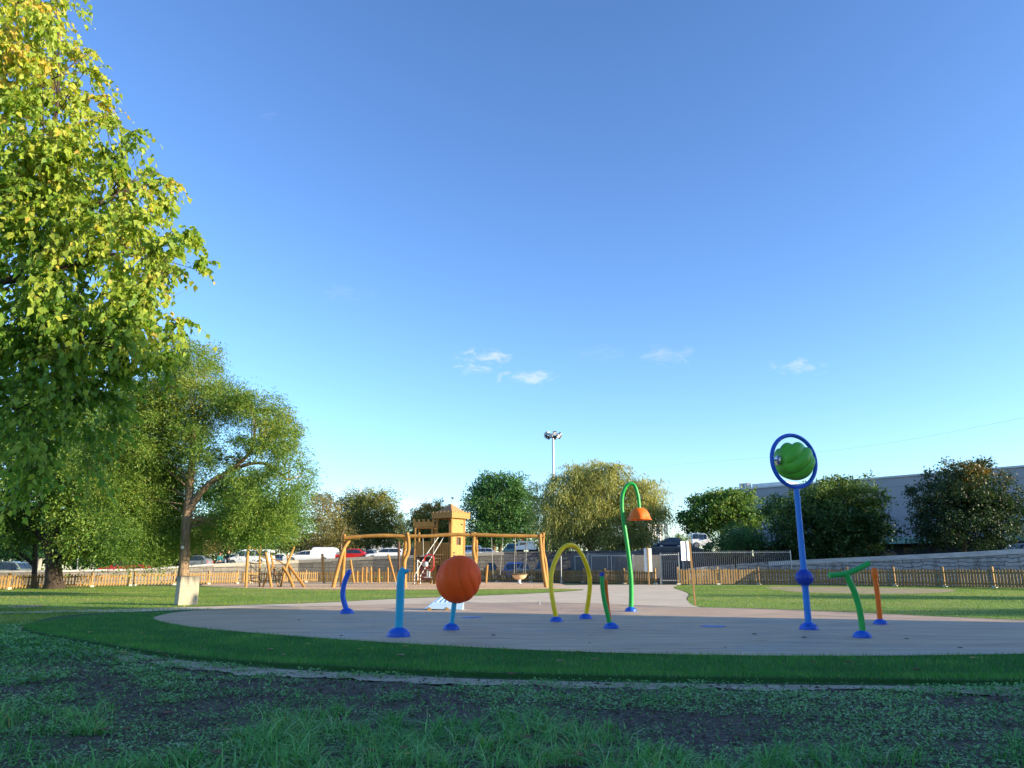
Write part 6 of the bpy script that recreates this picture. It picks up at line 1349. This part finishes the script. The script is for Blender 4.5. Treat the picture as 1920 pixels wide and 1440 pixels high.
# ---------------------------------------------------------------- fallen leaves
M['fallen_brown'] = pm('fallen_leaf_brown', (.21, .085, .035), (.13, .05, .02), 30, .8); M['fallen_yellow'] = pm('fallen_leaf_yellow', (.46, .36, .09), (.36, .26, .06), 30, .8); M['fallen_tan'] = pm('fallen_leaf_tan', (.36, .24, .13), (.28, .18, .09), 30, .8)
def leafbm(c, L, mat, yaw, label, group):
    t_ = [(0, 0), (.18, .20), (.30, .42), (.48, .30), (.62, .38), (.78, .20), (1, 0)]
    def P(u, v): return Vector(c) + Vector(((u - .5) * math.cos(yaw) - v * math.sin(yaw), (u - .5) * math.sin(yaw) + v * math.cos(yaw), .30 * abs(v) + .22 * (u - .4) ** 2 + .12)) * L
    vs = [P(u, 0) for u, v in t_] + [P(u, v) for u, v in t_[1:-1]] + [P(u, -v) for u, v in t_[1:-1]]
    fs = []
    for i in range(len(t_) - 1):
        up0, up1 = (7 + i - 1 if i > 0 else None), (7 + i if i < 5 else None); dn0, dn1 = (12 + i - 1 if i > 0 else None), (12 + i if i < 5 else None)
        fs.append(tuple(x for x in (i, i + 1, up1, up0) if x is not None)); fs.append(tuple(x for x in (i + 1, i, dn0, dn1) if x is not None))
    mb = MB(); mb.add(vs, fs); return tag(mb.build('fallen_leaf', M[mat], None), label, 'leaf', group)
lf = [(200, 1295, 'brown'), (900, 1300, 'tan'), (1115, 1412, 'tan'), (23, 1295, 'brown'), (195, 1385, 'brown'), (200, 1423, 'brown'), (118, 1392, 'brown'), (260, 1335, 'brown'), (315, 1350, 'brown'), (425, 1370, 'brown'), (690, 1425, 'brown'), (760, 1420, 'brown'),
      (1083, 1432, 'brown'), (1895, 1365, 'brown'), (985, 1397, 'brown'), (240, 1383, 'brown'), (405, 1428, 'brown'), (425, 1385, 'tan'), (765, 1433, 'yellow')]
for i, (x, y, c_) in enumerate(lf):
    p = gnd(x, y, 0); p.z = float(zrough(np.array([p.x]), np.array([p.y]))[0]) + .03
    leafbm(p, random.uniform(.06, .10), 'fallen_' + c_, random.uniform(0, 6), {'brown': 'dry brown leaf fallen on the rough foreground ground', 'tan': 'pale tan leaf fallen on the rough foreground ground', 'yellow': 'yellow green leaf fallen in the foreground grass tufts'}[c_], 'leaves fallen on the rough ground')
tl = [(170, 1190, 'yellow'), (265, 1191, 'yellow'), (232, 1230, 'yellow'), (388, 1205, 'tan'), (505, 1223, 'tan'), (530, 1233, 'tan'), (760, 1217, 'yellow'), (750, 1235, 'tan'), (1052, 1246, 'tan'), (1117, 1242, 'tan'), (1085, 1228, 'yellow'), (1527, 1247, 'brown'), (1590, 1248, 'brown'), (1828, 1240, 'yellow'), (1285, 1270, 'brown'), (675, 1222, 'yellow'), (310, 1234, 'brown'),
      (960, 1272, 'brown'), (300, 1227, 'tan'), (1720, 1262, 'brown'), (575, 1212, 'yellow')]
for i, (x, y, c_) in enumerate(tl):
    p = gnd(x, y, .03); p.z = .05
    leafbm(p, random.uniform(.07, .12), 'fallen_' + c_, random.uniform(0, 6), {'brown': 'dry brown leaf lying on the dark turf ring', 'tan': 'pale tan leaf lying on the dark turf ring', 'yellow': 'pale yellow leaf lying on the dark turf ring'}[c_], 'leaves fallen on the turf')
for x, y in ((1052, 1141), (700, 1176), (925, 1192), (1105, 1206), (1415, 1190), (1508, 1196), (1700, 1198), (560, 1163), (1250, 1158), (1800, 1215), (640, 1192), (1360, 1214)):
    leafbm(gnd(x, y, PZ) + Vector((0, 0, -.006)), random.uniform(.06, .10), 'fallen_brown', random.uniform(0, 6), 'dry brown leaf lying on the concrete splash pad', 'leaves fallen on the splash pad')
# ---------------------------------------------------------------- unseen block of flats, added out of frame to throw the morning shade
t = thing('added_shade_block', Vector((30, -15, 0)), 'unseen long block of flats added on the right to shade the park', 'building')
M['flats'] = pm('shade_block_render', (.42, .38, .33), (.36, .32, .28), .8, .9)
def ab(x0, x1, y0, y1, z0, z1, name, mat):
    mb = MB(); mb.box(((x0 + x1) / 2, (y0 + y1) / 2, (z0 + z1) / 2), (x1 - x0, y1 - y0, z1 - z0)); return mb.build(name, M[mat], t)
AX, AYE, AH = 25.0, 8.5, 10.4
ab(AX, AX + 5, -60, AYE, 0, AH, 'wall', 'flats'); ab(AX - .3, AX + 5.3, -60.3, AYE + .3, AH, AH + .3, 'roof', 'galv')
for fl in range(3):
    for k in range(8):
        y = AYE - 3 - k * 4.4; ab(AX - .03, AX + .02, y - .7, y + .7, 1.0 + fl * 2.7, 2.5 + fl * 2.7, 'window', 'glass')

# trees out of frame on the right whose shade falls across the right lawn
def worldtree(name, label, x, y, h, w_, leafm, ntw):
    t = thing(name, Vector((x, y, 0)), label, 'tree', 'trees beside the block of flats'); mb = MB(); tr_ = [Vector((x, y, -.1)), Vector((x + .1, y, h * .3)), Vector((x - .1, y + .1, h * .6)), Vector((x, y, h * .85))]
    P2 = catmull(tr_, 4); mb.tube(P2, lerp_list([.2, .15, .10, .04], len(P2)), 9); cl_ = []
    for k in range(16):
        a = random.uniform(0, 6.28); r = random.uniform(.1, .75) * w_ / 2; z = random.uniform(.35, .88) * h; cl_.append((x + r * math.cos(a), y + r * math.sin(a), z, w_ * .22, w_ * .22, h * .13))
    limbs(mb, [(p, .1) for p in P2[5:]], cl_, .05); mb.build('trunk', M['dark_bark'], t, True)
    V, Fc, T, tw_ = leaves(cl_, ntw, 5, .6, .16, .10); np_mesh('crown', V, Fc, M[leafm], t, tint=T)
worldtree('hornbeam_tree', 'low round tree at the corner of the added block of flats', 27.5, 13.6, 4.4, 6.0, 'leaf_mid', 3500)
worldtree('hornbeam_tree', 'taller slim tree standing past the low round tree', 31, 22.6, 5.2, 4.2, 'leaf_mid', 2600)
